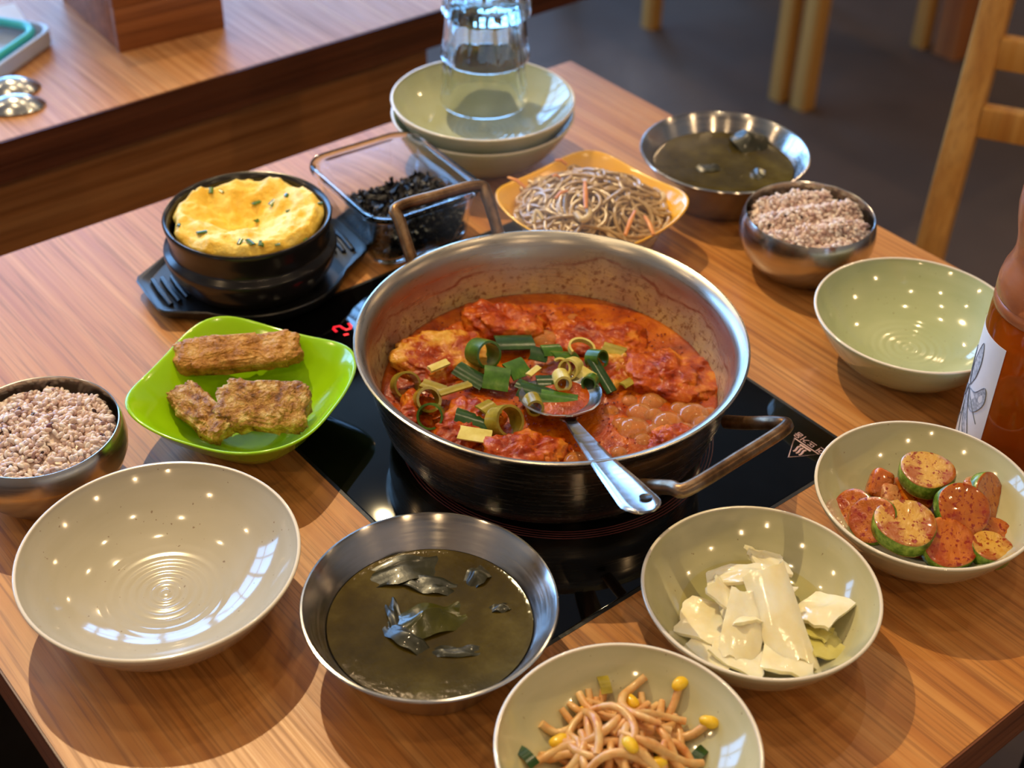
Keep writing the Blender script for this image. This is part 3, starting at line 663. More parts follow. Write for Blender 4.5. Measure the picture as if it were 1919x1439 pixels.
pk = [((1462, 1152), .038, .021, .046, vdir-PI/2+.22, -.40, .1, 1.5, 'large folded radish slice draped over the whole pickle heap'),
      ((1395, 1175), .033, .018, .034, vdir-PI/2-.2, -.4, -.2, .8, 'flat radish slice tucked under the large folded slice'),
      ((1400, 1075), .040, .036, .014, vdir-PI/2-.1, .2, .1, .9, 'long curled radish strip lying across the top of the pickle heap'),
      ((1375, 1110), .035, .024, .022, .6, .5, .4, 1.3, 'curled radish slice on the cooktop side of the pickle heap'),
      ((1430, 1110), .035, .020, .026, 1.4, -.4, .3, 1.2, 'curled radish slice pressed against the large folded slice'),
      ((1440, 1050), .032, .020, .018, 1.0, .3, .3, .3, 'square radish piece leaning on the long curled strip'),
      ((1540, 1140), .028, .020, .026, 1.8, .2, .3, .5, 'translucent radish slice on the zucchini bowl side of the heap'),
      ((1478, 1232), .027, .022, .020, 2.2, .1, -.1, .3, 'radish slice lying at the foot of the large folded slice'),
      ((1392, 1222), .025, .020, .024, .3, .1, .1, .4, 'pale radish piece resting low against the bowl wall'),
      ((1330, 1165), .023, .026, .026, .5, .05, .1, .3, 'translucent flat radish slice soaking on the cooktop side of the bowl'),
      ((1350, 1205), .022, .028, .022, .2, 0, .05, .2, 'translucent flat radish slice soaking on the sprout bowl side'),
      ((1385, 1140), .030, .016, .026, 2.6, .4, .1, 1.6, 'small folded radish slice in the middle of the heap')]
for i, a in enumerate(pk): pickle(*a, seed=i+1)
pickle((1545, 1200), .024, .022, .016, 1.1, .2, .2, .6, 'yellow-green cabbage leaf piece on the zucchini bowl side of the pickles', 'cabbleaf', 31, .001)
pickle((1520, 1175), .025, .018, .014, 2.0, .3, .1, .8, 'crinkled yellow cabbage leaf beside the folded radish', 'cabbleaf', 35, .001)

rb = inner_r(.0205, .0669, .043, .013)
ob('pickle_brine', lathe([(0, .0205), (rb*.9, .0205), (rb-.0002, .0209)], 72), M['brine'], None, (*CB, 0), (0, 0, 0), 'clear pickling brine around the radish slices', 'brine')
# ------------------------------------------------------------------ zucchini
def zslice(qq, z_, d, th, tilt, az, lab, flesh='zflesh', half=False, seed=0):
    q = px(*qq, z_); t = thing('zucchini_slice', lab, 'zucchini', (q.x, q.y, z_), (0, 0, 0), 'seasoned zucchini slices')
    Rm = Matrix.Rotation(az, 4, 'Z') @ Matrix.Rotation(tilt, 4, 'Y'); t.rotation_euler = Rm.to_euler()
    r = d/2; n = 40; A = 2*PI if not half else PI
    def rad(t_): return r*(1+.035*math.sin(3*t_+seed)+.03*noise.noise(Vector((math.cos(t_)*2, math.sin(t_)*2, seed*3))))
    rings = [[(rad(2*PI*i/n)*s*math.cos(2*PI*i/n), (rad(2*PI*i/n)*s*math.sin(2*PI*i/n))*(.5 if half else 1), zz+.0006*noise.noise(Vector((i*.5, s*4, seed)))) for i in range(n)] for s, zz in ((.3, -th/2), (.97, -th/2), (.985, -th/2*.9), (.985, th/2*.9), (.965, th/2), (.8, th/2-.0003), (.5, th/2-.0008), (.2, th/2-.0005))]
    ob('flesh', loft(rings, ang=70), M[flesh], t)
    rings = [[(rad(2*PI*i/n)*s*math.cos(2*PI*i/n), (rad(2*PI*i/n)*s*math.sin(2*PI*i/n))*(.5 if half else 1), zz) for i in range(n)] for s, zz in ((.985, -th/2*.86), (1.0, -th/2*.8), (1.012, 0), (1.0, th/2*.8), (.985, th/2*.88))]
    ob('skin', loft(rings, False, False), M['zskin'], t, label='green zucchini rind')
    # physical rind closed ring comes from the flesh underneath
tc = math.pi+vdir
ZZ = [((1695, 988), .034, .037, .0105, .10, vdir, 'biggest pale zucchini slice lying glossy on the radish bowl side of the heap', 'zflesh'),
      ((1736, 890), .038, .034, .0105, .02, vdir-.3, 'red-flecked zucchini slice crowning the heap beside the carrot wedge', 'zflesh'),
      ((1802, 957), .037, .034, .0075, .62, vdir+.35, 'smooth leaning zucchini slice beside the biggest pale slice', 'zflesh2'),
      ((1776, 1022), .029, .033, .0090, .36, vdir+.1, 'orange sauced zucchini slice between the biggest and the small bright-rimmed slice', 'zflesh2'),
      ((1856, 1032), .028, .024, .0095, .05, vdir+.6, 'small bright-rimmed zucchini slice beside the orange sauced one', 'zflesh'),
      ((1636, 975), .031, .029, .0070, .75, vdir-.9, 'dark sauced zucchini slice half under the biggest pale slice', 'zflesh2'),
      ((1600, 955), .026, .026, .0070, .7, vdir-1.2, 'outermost zucchini slice of the heap on the cooktop side', 'zflesh2'),
      ((1848, 930), .030, .030, .0070, .9, vdir+.9, 'zucchini slice standing on edge on the bottle side', 'zflesh2'),
      ((1700, 935), .026, .030, .0070, .2, vdir, 'zucchini slice buried in the middle of the heap', 'zflesh2'),
      ((1865, 1000), .024, .020, .0070, .3, vdir+.8, 'little zucchini slice tucked between the bright-rimmed and leaning slices', 'zflesh2')]
for i, a in enumerate(ZZ): zslice(*a, seed=i+1)
rb = inner_r(.0165, .0669, .043, .013)
M['sauce'] = noisy('red_oily_sauce', [(.3, (110, 22, 2)), (.6, (150, 46, 6)), (.8, (176, 84, 20))], 120, .1, .4, .0008, 300)
ob('sauce_pool', heightdisc(lambda t_: rb*(.93+.05*math.sin(3*t_)+.03*math.sin(7*t_)), lambda x, y: .0163, 6, 60), M['sauce'], None, (*ZB, 0), (0, 0, 0), 'red oily sauce pooled beneath the zucchini slices', 'sauce')
for i, (qq, z_, sx, sy, rot, lab, mm) in enumerate((((1648, 908), .030, .012, .010, (.5, -.7, .4), 'orange carrot wedge pointing up on the cooktop side of the zucchini', 'carrot'), ((1665, 928), .027, .010, .009, (.3, -.4, 1.0), 'pale onion chunk at the foot of the carrot wedge', 'onion'), ((1822, 915), .033, .012, .009, (.2, .4, .2), 'pinkish onion chunk behind the leaning zucchini slice', 'onion'))):
    q = px(*qq, z_); ob('carrot_wedge' if mm == 'carrot' else 'onion_chunk', blob(sx*.8, sy*.7, .005, .4, .5, 18, 10, .0012, 70, i+4), zuc('sauced_'+mm+str(i), (214, 120, 40) if mm == 'carrot' else (224, 176, 120), (190, 84, 24)), None, (q.x, q.y, z_), rot, lab, 'carrot' if mm == 'carrot' else 'onion')

# ------------------------------------------------------------------ the pot
PC = (.4955, .5565); PZ = .077; PR = .1276
t = thing('stew_pot', 'wide stainless steel stew pot with two loop handles on the cooktop', 'pot', (PC[0], PC[1], .001))
hz_ = PZ-.001
outer = [(0, 0), (.094, 0), (.0975, .0012), (.1045, .008), (.111, .020), (.1165, .040), (.1195, .060), (.1212, .068), (.1245, .0725), (.1268, .0742), (.1276, .0752), (.1274, .0758), (.1262, hz_)]
inner = [(.1262, hz_), (.1240, .0752), (.1205, .0722), (.1185, .067), (.1168, .058), (.1135, .040), (.108, .021), (.1015, .0098), (.095, .0042), (.09, .0030), (0, .003)]
b1 = lathe(outer, 128); ob('pot_body', b1, M['potout'], t)
b2 = lathe(inner, 128); ob('pot_lining', b2, M['potin'], t, label='stained inside wall of the pot')
def handle(angle, seg_l, out_, up_, z_att):
    # loop in local frame: x outwards, y along tangent
    pts = [(.114, -seg_l/2, z_att), (.114+out_*.35, -seg_l/2, z_att+up_*.35), (.114+out_*.80, -seg_l/2*1.0, z_att+up_*.86), (.114+out_, -seg_l/2*.93, z_att+up_*.99), (.114+out_*1.02, 0, z_att+up_), (.114+out_, seg_l/2*.93, z_att+up_*.99), (.114+out_*.80, seg_l/2*1.0, z_att+up_*.86), (.114+out_*.35, seg_l/2, z_att+up_*.35), (.114, seg_l/2, z_att)]
    h_ = ob('loop_handle', tube(smooth_path(pts, 5), .0044, 12), M['handle'], t, (0, 0, 0), (0, 0, angle), label='scorched steel loop handle')
    return h_
H1 = px(815, 390, .09); H2 = px(1355, 850, .075)
ha = math.atan2(H1.y-PC[1], H1.x-PC[0]); hb = math.atan2(H2.y-PC[1], H2.x-PC[0])
handle(ha-.02, .070, .042, .046, .052); handle(hb, .090, .046, .026, .052)

# ------------------------------------------------------------------ stew
SZ = .0335
rr_s = .1112
def broth_z(x, y):
    e_ = min(1, math.hypot(x, y)/rr_s)
    return SZ+.0022*fbm((x*40, y*40, 1.3), 3)*(1-e_**6)
st = thing('stew_broth', 'bubbling red spicy broth filling the steel stew pot', 'stew', (*PC, 0))
ob('broth_surface', heightdisc(lambda a: rr_s, broth_z, 40, 110, .012), M['stew'], st)
bub = [(1200, 768, 8), (1222, 748, 7.5), (1252, 788, 9.5), (1300, 772, 9.5), (1318, 788, 7), (1188, 800, 10), (1245, 832, 6), (1165, 790, 6), (1226, 772, 6), (1275, 760, 6), (1285, 800, 6), (1330, 768, 5), (1205, 820, 6), (1160, 842, 5), (1080, 858, 7), (1255, 812, 5), (1180, 745, 5), (1020, 632, 9), (1300, 815, 6), (1225, 800, 5), (1145, 765, 5), (1310, 800, 5), (990, 580, 4), (1075, 590, 4), (755, 735, 5), (1240, 745, 4)]
hem = lathe([(1, -.35), (1, 0), (.95, .3), (.8, .58), (.55, .82), (.28, .95), (0, 1)], 20)
for i, (x, y, r_) in enumerate(bub):
    q = px(x, y, SZ+.002); o_ = ob('broth_bubble', hem, M['bubble'], st, (q.x-PC[0], q.y-PC[1], SZ-.001)); s_ = r_*.001*1.15; o_.scale = (s_, s_, s_*.62)
def chunk(qq, a_, b_, c_, rz, tilt, lab, mm, seed, dz=0):
    q = px(*qq, SZ+.004); ob('fish_piece', blob(a_, b_, c_, .6, .65, 110, 46, .0060, 55, seed, 0, .0012), M[mm], None, (q.x, q.y, SZ+dz-.0015), (tilt[0], tilt[1], rz), lab, 'fish', 'fish pieces in the stew')
U = YAW
for a in (((835, 668), .034, .026, .009, -.25, (.15, .1), 'golden-skinned fish piece under red sauce on the green dish side of the stew', 'fishgold', 1, .001),
          ((950, 600), .030, .020, .010, -.75, (-.15, .05), 'red sauced fish piece against the pot wall by the egg pot', 'fish', 2, .001),
          ((1120, 625), .036, .020, .008, -.9, (.05, 0), 'broad fish piece half sunk behind the scallions', 'fish', 3, -.001),
          ((1265, 700), .030, .026, .009, -.8, (.0, .12), 'reddish fish piece at the pot wall facing the empty celadon bowl', 'fish', 4, .000),
          ((870, 790), .026, .018, .009, .25, (.1, 0), 'chili-coated fish piece beneath the dark crumpled scallion leaf', 'fish', 5, .000),
          ((985, 843), .026, .014, .009, -.55, (.1, .05), 'chili-crusted fish piece at the pot wall by the spoon handle', 'fish', 6, .001),
          ((1258, 818), .018, .012, .007, .0, (0, 0), 'pinkish fish piece among the bubbles by the loop handle', 'fish', 7, -.001),
          ((786, 765), .016, .013, .008, .6, (.1, 0), 'small fish chunk at the pot wall beneath the olive rings', 'fish', 8, .000),
          ((1160, 690), .024, .016, .008, -.2, (.2, .1), 'fish piece with orange sauce beside the spoon', 'fishgold', 9, .001)): chunk(*a)
def sring(qq, z_, r_, L_, rz, tilt, lab, mm, th=.0011, arc=2*PI):
    r_ *= 1.15; L_ *= 1.2; q = px(*qq, z_); n = 22; full = arc > 6.2
    def fn(u, v):
        t_ = arc*u; return (r_*math.cos(t_), r_*.85*math.sin(t_), (v-.5)*L_)
    if full: me = lathe([(r_, -L_/2), (r_*1.02, 0), (r_, L_/2), (r_-th, L_/2), (r_-th*.9, 0), (r_-th, -L_/2), (r_, -L_/2)], n)
    else: me = sheet(fn, 14, 3, th)
    ob('scallion_piece', me, M[mm], None, (q.x, q.y, z_), (tilt[0], tilt[1], rz), lab, 'scallion', 'scallion pieces in the stew')
def sflat(qq, z_, sx, sy, rz, tilt, lab, mm, curl=.8, th=.0012):
    sx *= 1.22; sy *= 1.22; q = px(*qq, z_)
    def fn(u, v):
        a_ = curl*(v-.5); return ((u-.5)*sx+.001*noise.noise(Vector((u*2, v*2, sx*900))), math.sin(a_)*sy/curl, -(1-math.cos(a_))*sy/curl)
    ob('scallion_piece', sheet(fn, 6, 8, th), M[mm], None, (q.x, q.y, z_), (tilt[0], tilt[1], rz), lab, 'scallion', 'scallion pieces in the stew')
rx = math.atan2(RR.y, RR.x)           # image right on the table
Zs = SZ+.008
sring((905, 662), Zs+.003, .0085, .013, rx+.5, (1.15, .35), 'large hollow green scallion tube lying on the golden fish', 'scallion', .0016)
sflat((882, 703), Zs, .019, .010, rx-.55, (.2, .2), 'dark green scallion strip beside the large hollow tube', 'scalldark')
sflat((930, 708), Zs+.001, .014, .014, rx-.1, (.45, .1), 'square green scallion piece between the hollow tube and the diamond piece', 'scallion', .6)
sflat((970, 690), Zs+.001, .013, .012, rx+.7, (.35, .1), 'diamond shaped green scallion piece beside the thin cream stick', 'scallion', .5)
sflat((965, 640), Zs-.001, .022, .012, rx+.2, (.1, .1), 'flat dark scallion leaf behind the hollow tube', 'scalldark', .6)
sflat((1010, 663), Zs, .010, .009, rx-.2, (.3, .1), 'small dark scallion square behind the diamond piece', 'scalldark', .5)
sflat((1000, 695), Zs+.001, .011, .0035, rx+1.0, (.1, .1), 'thin cream scallion stick beside the diamond piece', 'scallpale', .5)
sring((1090, 653), Zs+.004, .0075, .0032, rx-.2, (.25, .2), 'thin white scallion ring on top of the heap', 'scallpale', .0015, PI*1.3)
sring((1118, 672), Zs+.003, .0055, .009, rx+.8, (1.2, .2), 'short green scallion tube next to the thin white ring', 'scallion', .0012)
sflat((1060, 665), Zs+.002, .018, .007, rx+.6, (.2, .4), 'green scallion strip leaning on the pale pieces', 'scallion', 1.0)
sflat((1128, 702), Zs+.001, .024, .006, rx-1.1, (.2, .3), 'long curved dark scallion leaf hanging over the spoon', 'scalldark', 1.2)
sring((1070, 690), Zs+.004, .0062, .010, rx-.6, (1.1, .3), 'pale yellow scallion tube in the middle of the heap', 'scallpale', .0014)
sring((1052, 690), Zs+.005, .006, .003, rx-.9, (.7, .3), 'pale scallion half ring stacked on the pale tube', 'scallpale', .0014, PI)
sring((1053, 712), Zs+.003, .005, .011, rx+.1, (1.35, .1), 'stubby pale scallion cylinder above the spoon', 'scallpale', .0018)
sring((1106, 716), Zs+.002, .0045, .008, rx-.4, (1.2, .2), 'small green scallion tube at the spoon rim', 'scallion', .0011)
sflat((1010, 735), Zs+.001, .022, .012, rx-.3, (.15, .1), 'broad green scallion leaf resting in the spoon', 'scalldark', 1.0)
sflat((1048, 745), Zs+.001, .020, .009, rx-.1, (.2, .1), 'green scallion leaf floating in the spoon', 'scallion', 1.0)
sring((1000, 757), Zs+.001, .005, .011, rx+.15, (1.35, .1), 'yellow-green scallion stub in the spoon beside the green leaves', 'scallolive', .0016)
sflat((822, 685), Zs+.004, .013, .0045, rx+.75, (.1, .1), 'cream scallion stick on the golden fish', 'scallpale', .4, .002)
sflat((812, 724), Zs+.001, .013, .006, rx-.35, (.1, .1), 'orange-stained scallion stick between the golden fish and the olive ring', 'scallolive', .5, .002)
sflat((852, 728), Zs+.001, .020, .0045, rx+.6, (.1, .1), 'thin yellow scallion stick beside the orange-stained one', 'scallolive', .5, .0016)
sring((800, 750), Zs-.002, .0075, .008, rx+.2, (.8, .3), 'olive scallion ring standing beside the orange-stained stick', 'scallolive', .0018)
sring((808, 780), Zs-.002, .0075, .010, rx-.3, (.9, .2), 'green scallion ring standing beside the olive ring', 'scallion', .0014)
sflat((885, 785), Zs-.001, .018, .013, rx-.2, (.1, .2), 'dark crumpled scallion leaf on the chili-coated fish', 'scalldark', 1.2)
sflat((917, 765), Zs+.001, .011, .011, rx+.9, (.3, .2), 'yellow-green scallion square next to the big olive ring', 'scallolive', .8)
sring((945, 790), Zs-.001, .0092, .012, rx+.5, (.9, .3), 'biggest olive scallion ring standing beside the spoon', 'scallolive', .0018)
sflat((890, 814), Zs, .017, .009, rx-.1, (.15, .1), 'pale flat scallion slice on the chili-coated fish', 'scallpale', .3)
sflat((1210, 685), Zs-.002, .010, .006, rx+.3, (.1, .1), 'small brownish scallion scrap on the reddish fish', 'scallolive', .6)

rs = random.Random(31); v, f = [], []
for i in range(900):
    a_ = rs.uniform(0, 2*PI); r_ = .104*math.sqrt(rs.random()); x, y = r_*math.cos(a_), r_*math.sin(a_); s_ = rs.uniform(.0005, .0013); z_ = broth_z(x, y)+rs.uniform(.0002, .0009); t_ = rs.uniform(0, 6.3); o_ = len(v)
    for k_ in range(4):
        q_ = t_+k_*PI/2+rs.uniform(-.3, .3); v.append((x+s_*math.cos(q_), y+s_*.7*math.sin(q_), z_+rs.uniform(-.0003, .0003)))
    v.append((x, y, z_+.0006)); f += [(o_, o_+1, o_+4), (o_+1, o_+2, o_+4), (o_+2, o_+3, o_+4), (o_+3, o_, o_+4)]
M['chili'] = noisy('chili_flakes', [(.3, (96, 10, 0)), (.6, (140, 24, 2)), (.8, (176, 60, 8))], 90, .3, 0)
ob('chili_flakes', mk('chili', v, f, False), M['chili'], None, (*PC, 0), (0, 0, 0), 'ground red chili flakes floating on the stew broth', 'chili flakes', None, 'stuff')

sflat((1035, 655), Zs+.001, .012, .008, rx+.4, (.3, .2), 'green scallion scrap behind the pale tube', 'scallion', .9)
sflat((1095, 700), Zs+.003, .012, .008, rx-.5, (.3, .3), 'pale green scallion square beside the dark curved leaf', 'scallpale', .7)
sflat((1025, 715), Zs+.001, .011, .009, rx+.2, (.3, .1), 'dark scallion square between the diamond and the pale cylinder', 'scalldark', .7)
sflat((990, 725), Zs, .014, .007, rx-.5, (.1, .1), 'dark scallion strip beside the spoon rim', 'scalldark', .7)
sflat((1150, 655), Zs-.002, .013, .009, rx-.3, (.1, .1), 'sunken olive scallion leaf behind the short green tube', 'scallolive', .7)
sring((760, 722), Zs-.003, .008, .009, rx+.3, (.9, .2), 'sunken olive scallion ring touching the pot wall by the green dish', 'scallolive', .0014)
sflat((1180, 715), Zs-.002, .013, .005, rx+.9, (.1, .2), 'thin brownish scallion sliver between the spoon and the bubbles', 'scallolive', .7)
# serving spoon
t0 = px(1218, 962, .098); bw = px(1052, 755, SZ+.006); nk = px(1072, 795, SZ+.011)
dr = Vector((t0.x-bw.x, t0.y-bw.y, 0)); az = math.atan2(dr.y, dr.x)
t = thing('serving_spoon', 'stainless serving spoon with a hole in its handle resting in the stew', 'spoon', (bw.x, bw.y, SZ+.006), (0, 0, az))
Rz = Matrix.Rotation(-az, 3, 'Z')
ob('spoon_bowl', spoon_mesh(.050, .054, .009), M['spoon'], t, (0, 0, .006), (0, -.12, 0))
ob('spoonful_of_broth', heightdisc(lambda a: .021, lambda x, y: .0003*fbm((x*90, y*90, 4), 2), 6, 36), M['stew'], t, (-.001, 0, .0022), (0, 0, 0))
hp = []
for qx, qy, zz in ((1066, 785, .0425), (1075, 797, .0475), (1095, 822, .058), (1118, 850, .070), (1140, 876, .0795), (1165, 903, .0865), (1195, 937, .093), (1214, 958, .0965)):
    P_ = px(qx, qy, zz); hp.append(Rz @ (P_-Vector((bw.x, bw.y, SZ+.006))))
hp = smooth_path(hp, 4); n_ = len(hp)
wid = [.0044+.0100*max(0, (i/(n_-1)-.12)/.88)**1.05 for i in range(n_)]; wid[0] = .007; wid[1] = .0055
for i_, w_ in enumerate((.0045, .0088, .0112, .0126)): wid[-1-i_] = w_
# flattened handle as a thick strip with a hole near the end
vs, fs = [], []
prof = [(-1, 0), (-.86, .9), (-.55, .55), (0, .45), (.55, .55), (.86, .9), (1, 0), (.86, -.9), (0, -.8), (-.86, -.9)]
tt = .0011
for i, p_ in enumerate(hp):
    tg = (hp[min(i+1, n_-1)]-hp[max(i-1, 0)]).normalized(); s_ = tg.cross(Vector((0, 0, 1))).normalized(); up_ = s_.cross(tg)
    for a_, b_ in prof: vs.append(p_+s_*a_*wid[i]*.92+up_*b_*tt)
for i in range(n_-1):
    for j in range(10): fs.append((i*10+j, i*10+(j+1) % 10, (i+1)*10+(j+1) % 10, (i+1)*10+j))
fs += [tuple(range(9, -1, -1)), tuple(range((n_-1)*10, n_*10))]
ob('handle', sharp(fixn(mk('handle', vs, fs)), 60), M['spoon'], t)
hole = Rz @ (px(1210, 934, .0935)-Vector((bw.x, bw.y, SZ+.006)))
ho = ob('handle_hole', lathe([(0, .0009), (.0030, .0009), (.0036, .0013), (.0036, .0003), (0, .0003)], 24), M['trim'], t, hole, label='dark round hanging hole'); ho.rotation_euler = (0, -.28, 0)

# ------------------------------------------------------------------ square melamine dishes
def square_dish(name, c_, rot, mat, label, a_=.0655, n_=3.6, hc=.0415, he=.0365):
    N = 96
    def rho(t_): return (abs(math.cos(t_))**n_+abs(math.sin(t_))**n_)**(-1/n_)
    mx = 2**(.5-1/n_)
    def zr(t_): return he+(hc-he)*((rho(t_)-1)/(mx-1))**1.3
    rings = []
    for s, zs, off in ((0.02, 0, 0), (.40, 0, 0), (.43, .012, 0), (.55, .10, 0), (.70, .32, 0), (.84, .60, 0), (.95, .88, 0), (1.0, .985, 0), (1.0, 1.0, 0), (.985, 1.015, 0), (.968, .99, 0), (.93, .90, .0012), (.82, .60, .0020), (.68, .33, .0026), (.54, .13, .0030), (.43, .055, .003), (.36, .045, .003), (.02, .04, .003)):
        rings.append([(a_*s*(rho(t_) if s > .3 else 1)*math.cos(t_), a_*s*(rho(t_) if s > .3 else 1)*math.sin(t_), zs*zr(t_)+(off if off else 0)) for t_ in (2*PI*i/N for i in range(N))])
    return ob(name, loft(rings, ang=70), mat, None, (*c_, .001), (0, 0, rot), label, 'dish', 'square melamine dishes')
GC = (.3345, .6765); YC = (.672, .714)
square_dish('square_dish', GC, math.radians(30), M['green'], 'glossy lime green square dish holding fried fish')
square_dish('square_dish', YC, math.radians(95), M['yellow'], 'glossy yellow square dish heaped with glass noodles')
def fried(qq, z_, a_, b_, c_, rz, tilt, lab, mm, seed, bend=.0):
    q = px(*qq, z_); ob('fried_fish', blob(a_, b_, c_, .42, .42, 150, 64, .0030, 110, seed, bend, .0011), M[mm], None, (q.x, q.y, z_), (tilt[0], tilt[1], rz), lab, 'fried fish', 'fried fish pieces')
fried((446, 662), .0335, .0430, .0125, .0075, rx+.10, (.42, -.05), 'long golden fried fish piece lying alone in the green dish', 'fried2', 1, .15)
fried((494, 762), .0285, .0300, .0175, .0070, rx-.03, (.40, .02), 'crusty square fried fish piece overlapping the ribbed one', 'fried', 2, .1)
fried((380, 775), .0215, .0265, .0115, .0080, rx-.80, (.3, .10), 'ribbed fried fish piece tucked under the square one', 'fried', 3, .2)
# ------------------------------------------------------------------ japchae
v, f = [], []; rs = random.Random(11); ns = Vector((YC[0], YC[1]))
dishz = lambda r: .005+.032*max(0, (r/.068)-.36)**1.6*2.0
def addtube(v, f, pth, r_, n=7):
    a_, b_ = tube_vf(pth, r_, n); o_ = len(v); v += a_; f += [tuple(o_+i for i in q) for q in b_]
for i in range(270):
    a = rs.uniform(0, 2*PI); r_ = .058*math.sqrt(rs.random()); x, y = r_*math.cos(a), r_*math.sin(a); d = rs.uniform(0, 2*PI); lay = rs.random()**.5
    pts = []; cur = rs.uniform(-2.2, 2.2)
    for k_ in range(12):
        rr_ = math.hypot(x, y)
        if rr_ > .056:
            w_ = math.atan2(y, x)+math.copysign(PI/2+.35+12*(rr_-.056), cur); d += .75*math.atan2(math.sin(w_-d), math.cos(w_-d))
        pts.append((x, y, max(dishz(rr_)+.002, .020+.034*max(0, 1-(rr_/.072)**2)*lay)+.0016*math.sin(k_*.9+i)))
        d += cur*.3+rs.uniform(-.2, .2); x += math.cos(d)*.0075; y += math.sin(d)*.0075
    addtube(v, f, smooth_path(pts, 3), rs.uniform(.0012, .0018))
dm = heightdisc(lambda t_: .058, lambda x, y: .018+.027*max(0, 1-(math.hypot(x, y)/.064)**2)+.001*noise.noise(Vector((x*200, y*200, 0))), 12, 40, .006)
o_ = len(v); v += [q.co.copy() for q in dm.vertices]; f += [tuple(o_+i for i in q.vertices) for q in dm.polygons]
ob('glass_noodles', mk('noodles', v, f), M['noodle'], None, (*YC, .001), (0, 0, 0), 'tangled heap of glass noodles in the yellow dish', 'noodles', None, 'stuff')
for i, (qa, qb, z_, lab) in enumerate((((952, 332), (985, 352), .046, 'carrot strip poking out over the rim of the noodle dish'), ((1096, 340), (1098, 390), .046, 'upright carrot strip in the middle of the noodles'), ((1040, 300), (1062, 308), .046, 'short carrot strip on the stacked-bowl side of the noodles'), ((1035, 330), (1050, 334), .045, 'small carrot strip on top of the noodles'), ((1040, 372), (1062, 358), .045, 'pale carrot sliver slanting beside the upright strip'), ((1190, 395), (1172, 440), .034, 'carrot strip on the pot side of the noodles'), ((1208, 405), (1225, 440), .030, 'carrot strip near the rice bowl corner of the noodles'))):
    A_, B_ = px(*qa, z_+.013), px(*qb, z_+.009); ob('carrot_strip', tube([A_, (A_+B_)/2+Vector((0, 0, .002)), B_], [.0012, .0019, .0015], 6, .7), M['carrot'], None, (0, 0, 0), (0, 0, 0), lab, 'carrot', 'carrot strips in the noodles')
sring_ = [px(1080, 400, .049), px(1092, 412, .049), px(1104, 404, .050), px(1102, 393, .051)]
ob('onion_curl', tube(smooth_path(sring_, 5), .0028, 8), M['onion'], None, (0, 0, 0), (0, 0, 0), 'curled onion piece below the upright carrot strip', 'onion')
A_ = [px(1000, 418, .044), px(1005, 395, .050), px(1018, 412, .047)]
ob('mushroom_strip', tube(smooth_path(A_, 5), [.0018]*11, 8), M['onion'], None, (0, 0, 0), (0, 0, 0), 'pale bent mushroom strip near the pot handle', 'mushroom')

# ------------------------------------------------------------------ steamed egg pot and tray
EC = (.427, .8235); ta = math.radians(-7)
t = thing('pot_tray', 'black plastic tray with slotted grips under the egg pot', 'tray', (.4335, .8335, .0008), (0, 0, ta))
def tray_outline(s, hw, ex):
    out = []
    r_ = .072*s; a_ = math.radians(38)
    for i in range(17): q = a_+(PI-2*a_)*i/16; out.append((r_*math.cos(q), r_*math.sin(q)))
    out += [(-ex, hw), (-ex-.003, hw-.006), (-ex-.003, -hw+.006), (-ex, -hw)]
    for i in range(17): q = PI+a_+(PI-2*a_)*i/16; out.append((r_*math.cos(q), r_*math.sin(q)))
    out += [(ex, -hw), (ex+.003, -hw+.006), (ex+.003, hw-.006), (ex, hw)]
    return out
rings = [[(x, y, z_) for x, y in tray_outline(s, hw, ex)] for s, hw, ex, z_ in ((.90, .020, .076, 0), (.97, .025, .080, .004), (1.0, .0275, .0835, .0115), (.99, .0265, .0825, .0125), (.965, .024, .080, .012), (.94, .022, .076, .0095))]
ob('tray_body', loft(rings, ang=40), M['plastic'], t)
for sx_ in (-1, 1):
    for kx, hl in ((.0605, .016), (.0675, .018), (.0745, .019)):
        ob('grip_slot', tube([(sx_*kx, -hl, .0105), (sx_*(kx+.001), 0, .0115), (sx_*kx, hl, .0105)], .0020, 8, .9), M['plastic'], t)
ep = [(0, .010), (.047, .010), (.052, .012), (.057, .018), (.0615, .026), (.064, .0345), (.0645, .0385), (.0635, .041), (.0600, .0425), (.0592, .045), (.0600, .053), (.0618, .0605), (.0622, .0635), (.0612, .0650), (.0592, .0645), (.0572, .061), (.0560, .050), (.054, .032), (.048, .017), (0, .016)]
ob('earthenware_pot', lathe(ep, 96), M['black_pot'], None, (*EC, 0), (0, 0, 0), 'black glazed earthenware pot full of steamed egg', 'pot')
ctr = px(455, 405, .055); ox, oy = ctr.x-EC[0], ctr.y-EC[1]
def egg_z(x, y):
    r_ = math.hypot(x, y)/.0562; d_ = math.hypot(x-ox, (y-oy))/.034
    z_ = .0690-.027*math.exp(-d_*d_*1.3)+.0022*math.sin(math.atan2(y-oy, x-ox)*7+6*r_)*math.exp(-(d_-1.1)**2*2.5)-.009*max(0, r_-.9)/.1*.8+.0046*fbm((x*70, y*70, 2), 4)*(.3+.7*r_)+.0012*noise.noise(Vector((x*220, y*220, 0)))
    return z_
ob('steamed_egg', heightdisc(lambda a: .0556+.0008*math.sin(9*a)-.004*math.exp(-((a-2.75)/.14)**2), egg_z, 40, 110, .04), M['egg'], None, (*EC, 0), (0, 0, 0), 'fluffy yellow steamed egg with a hollow in the middle', 'egg')
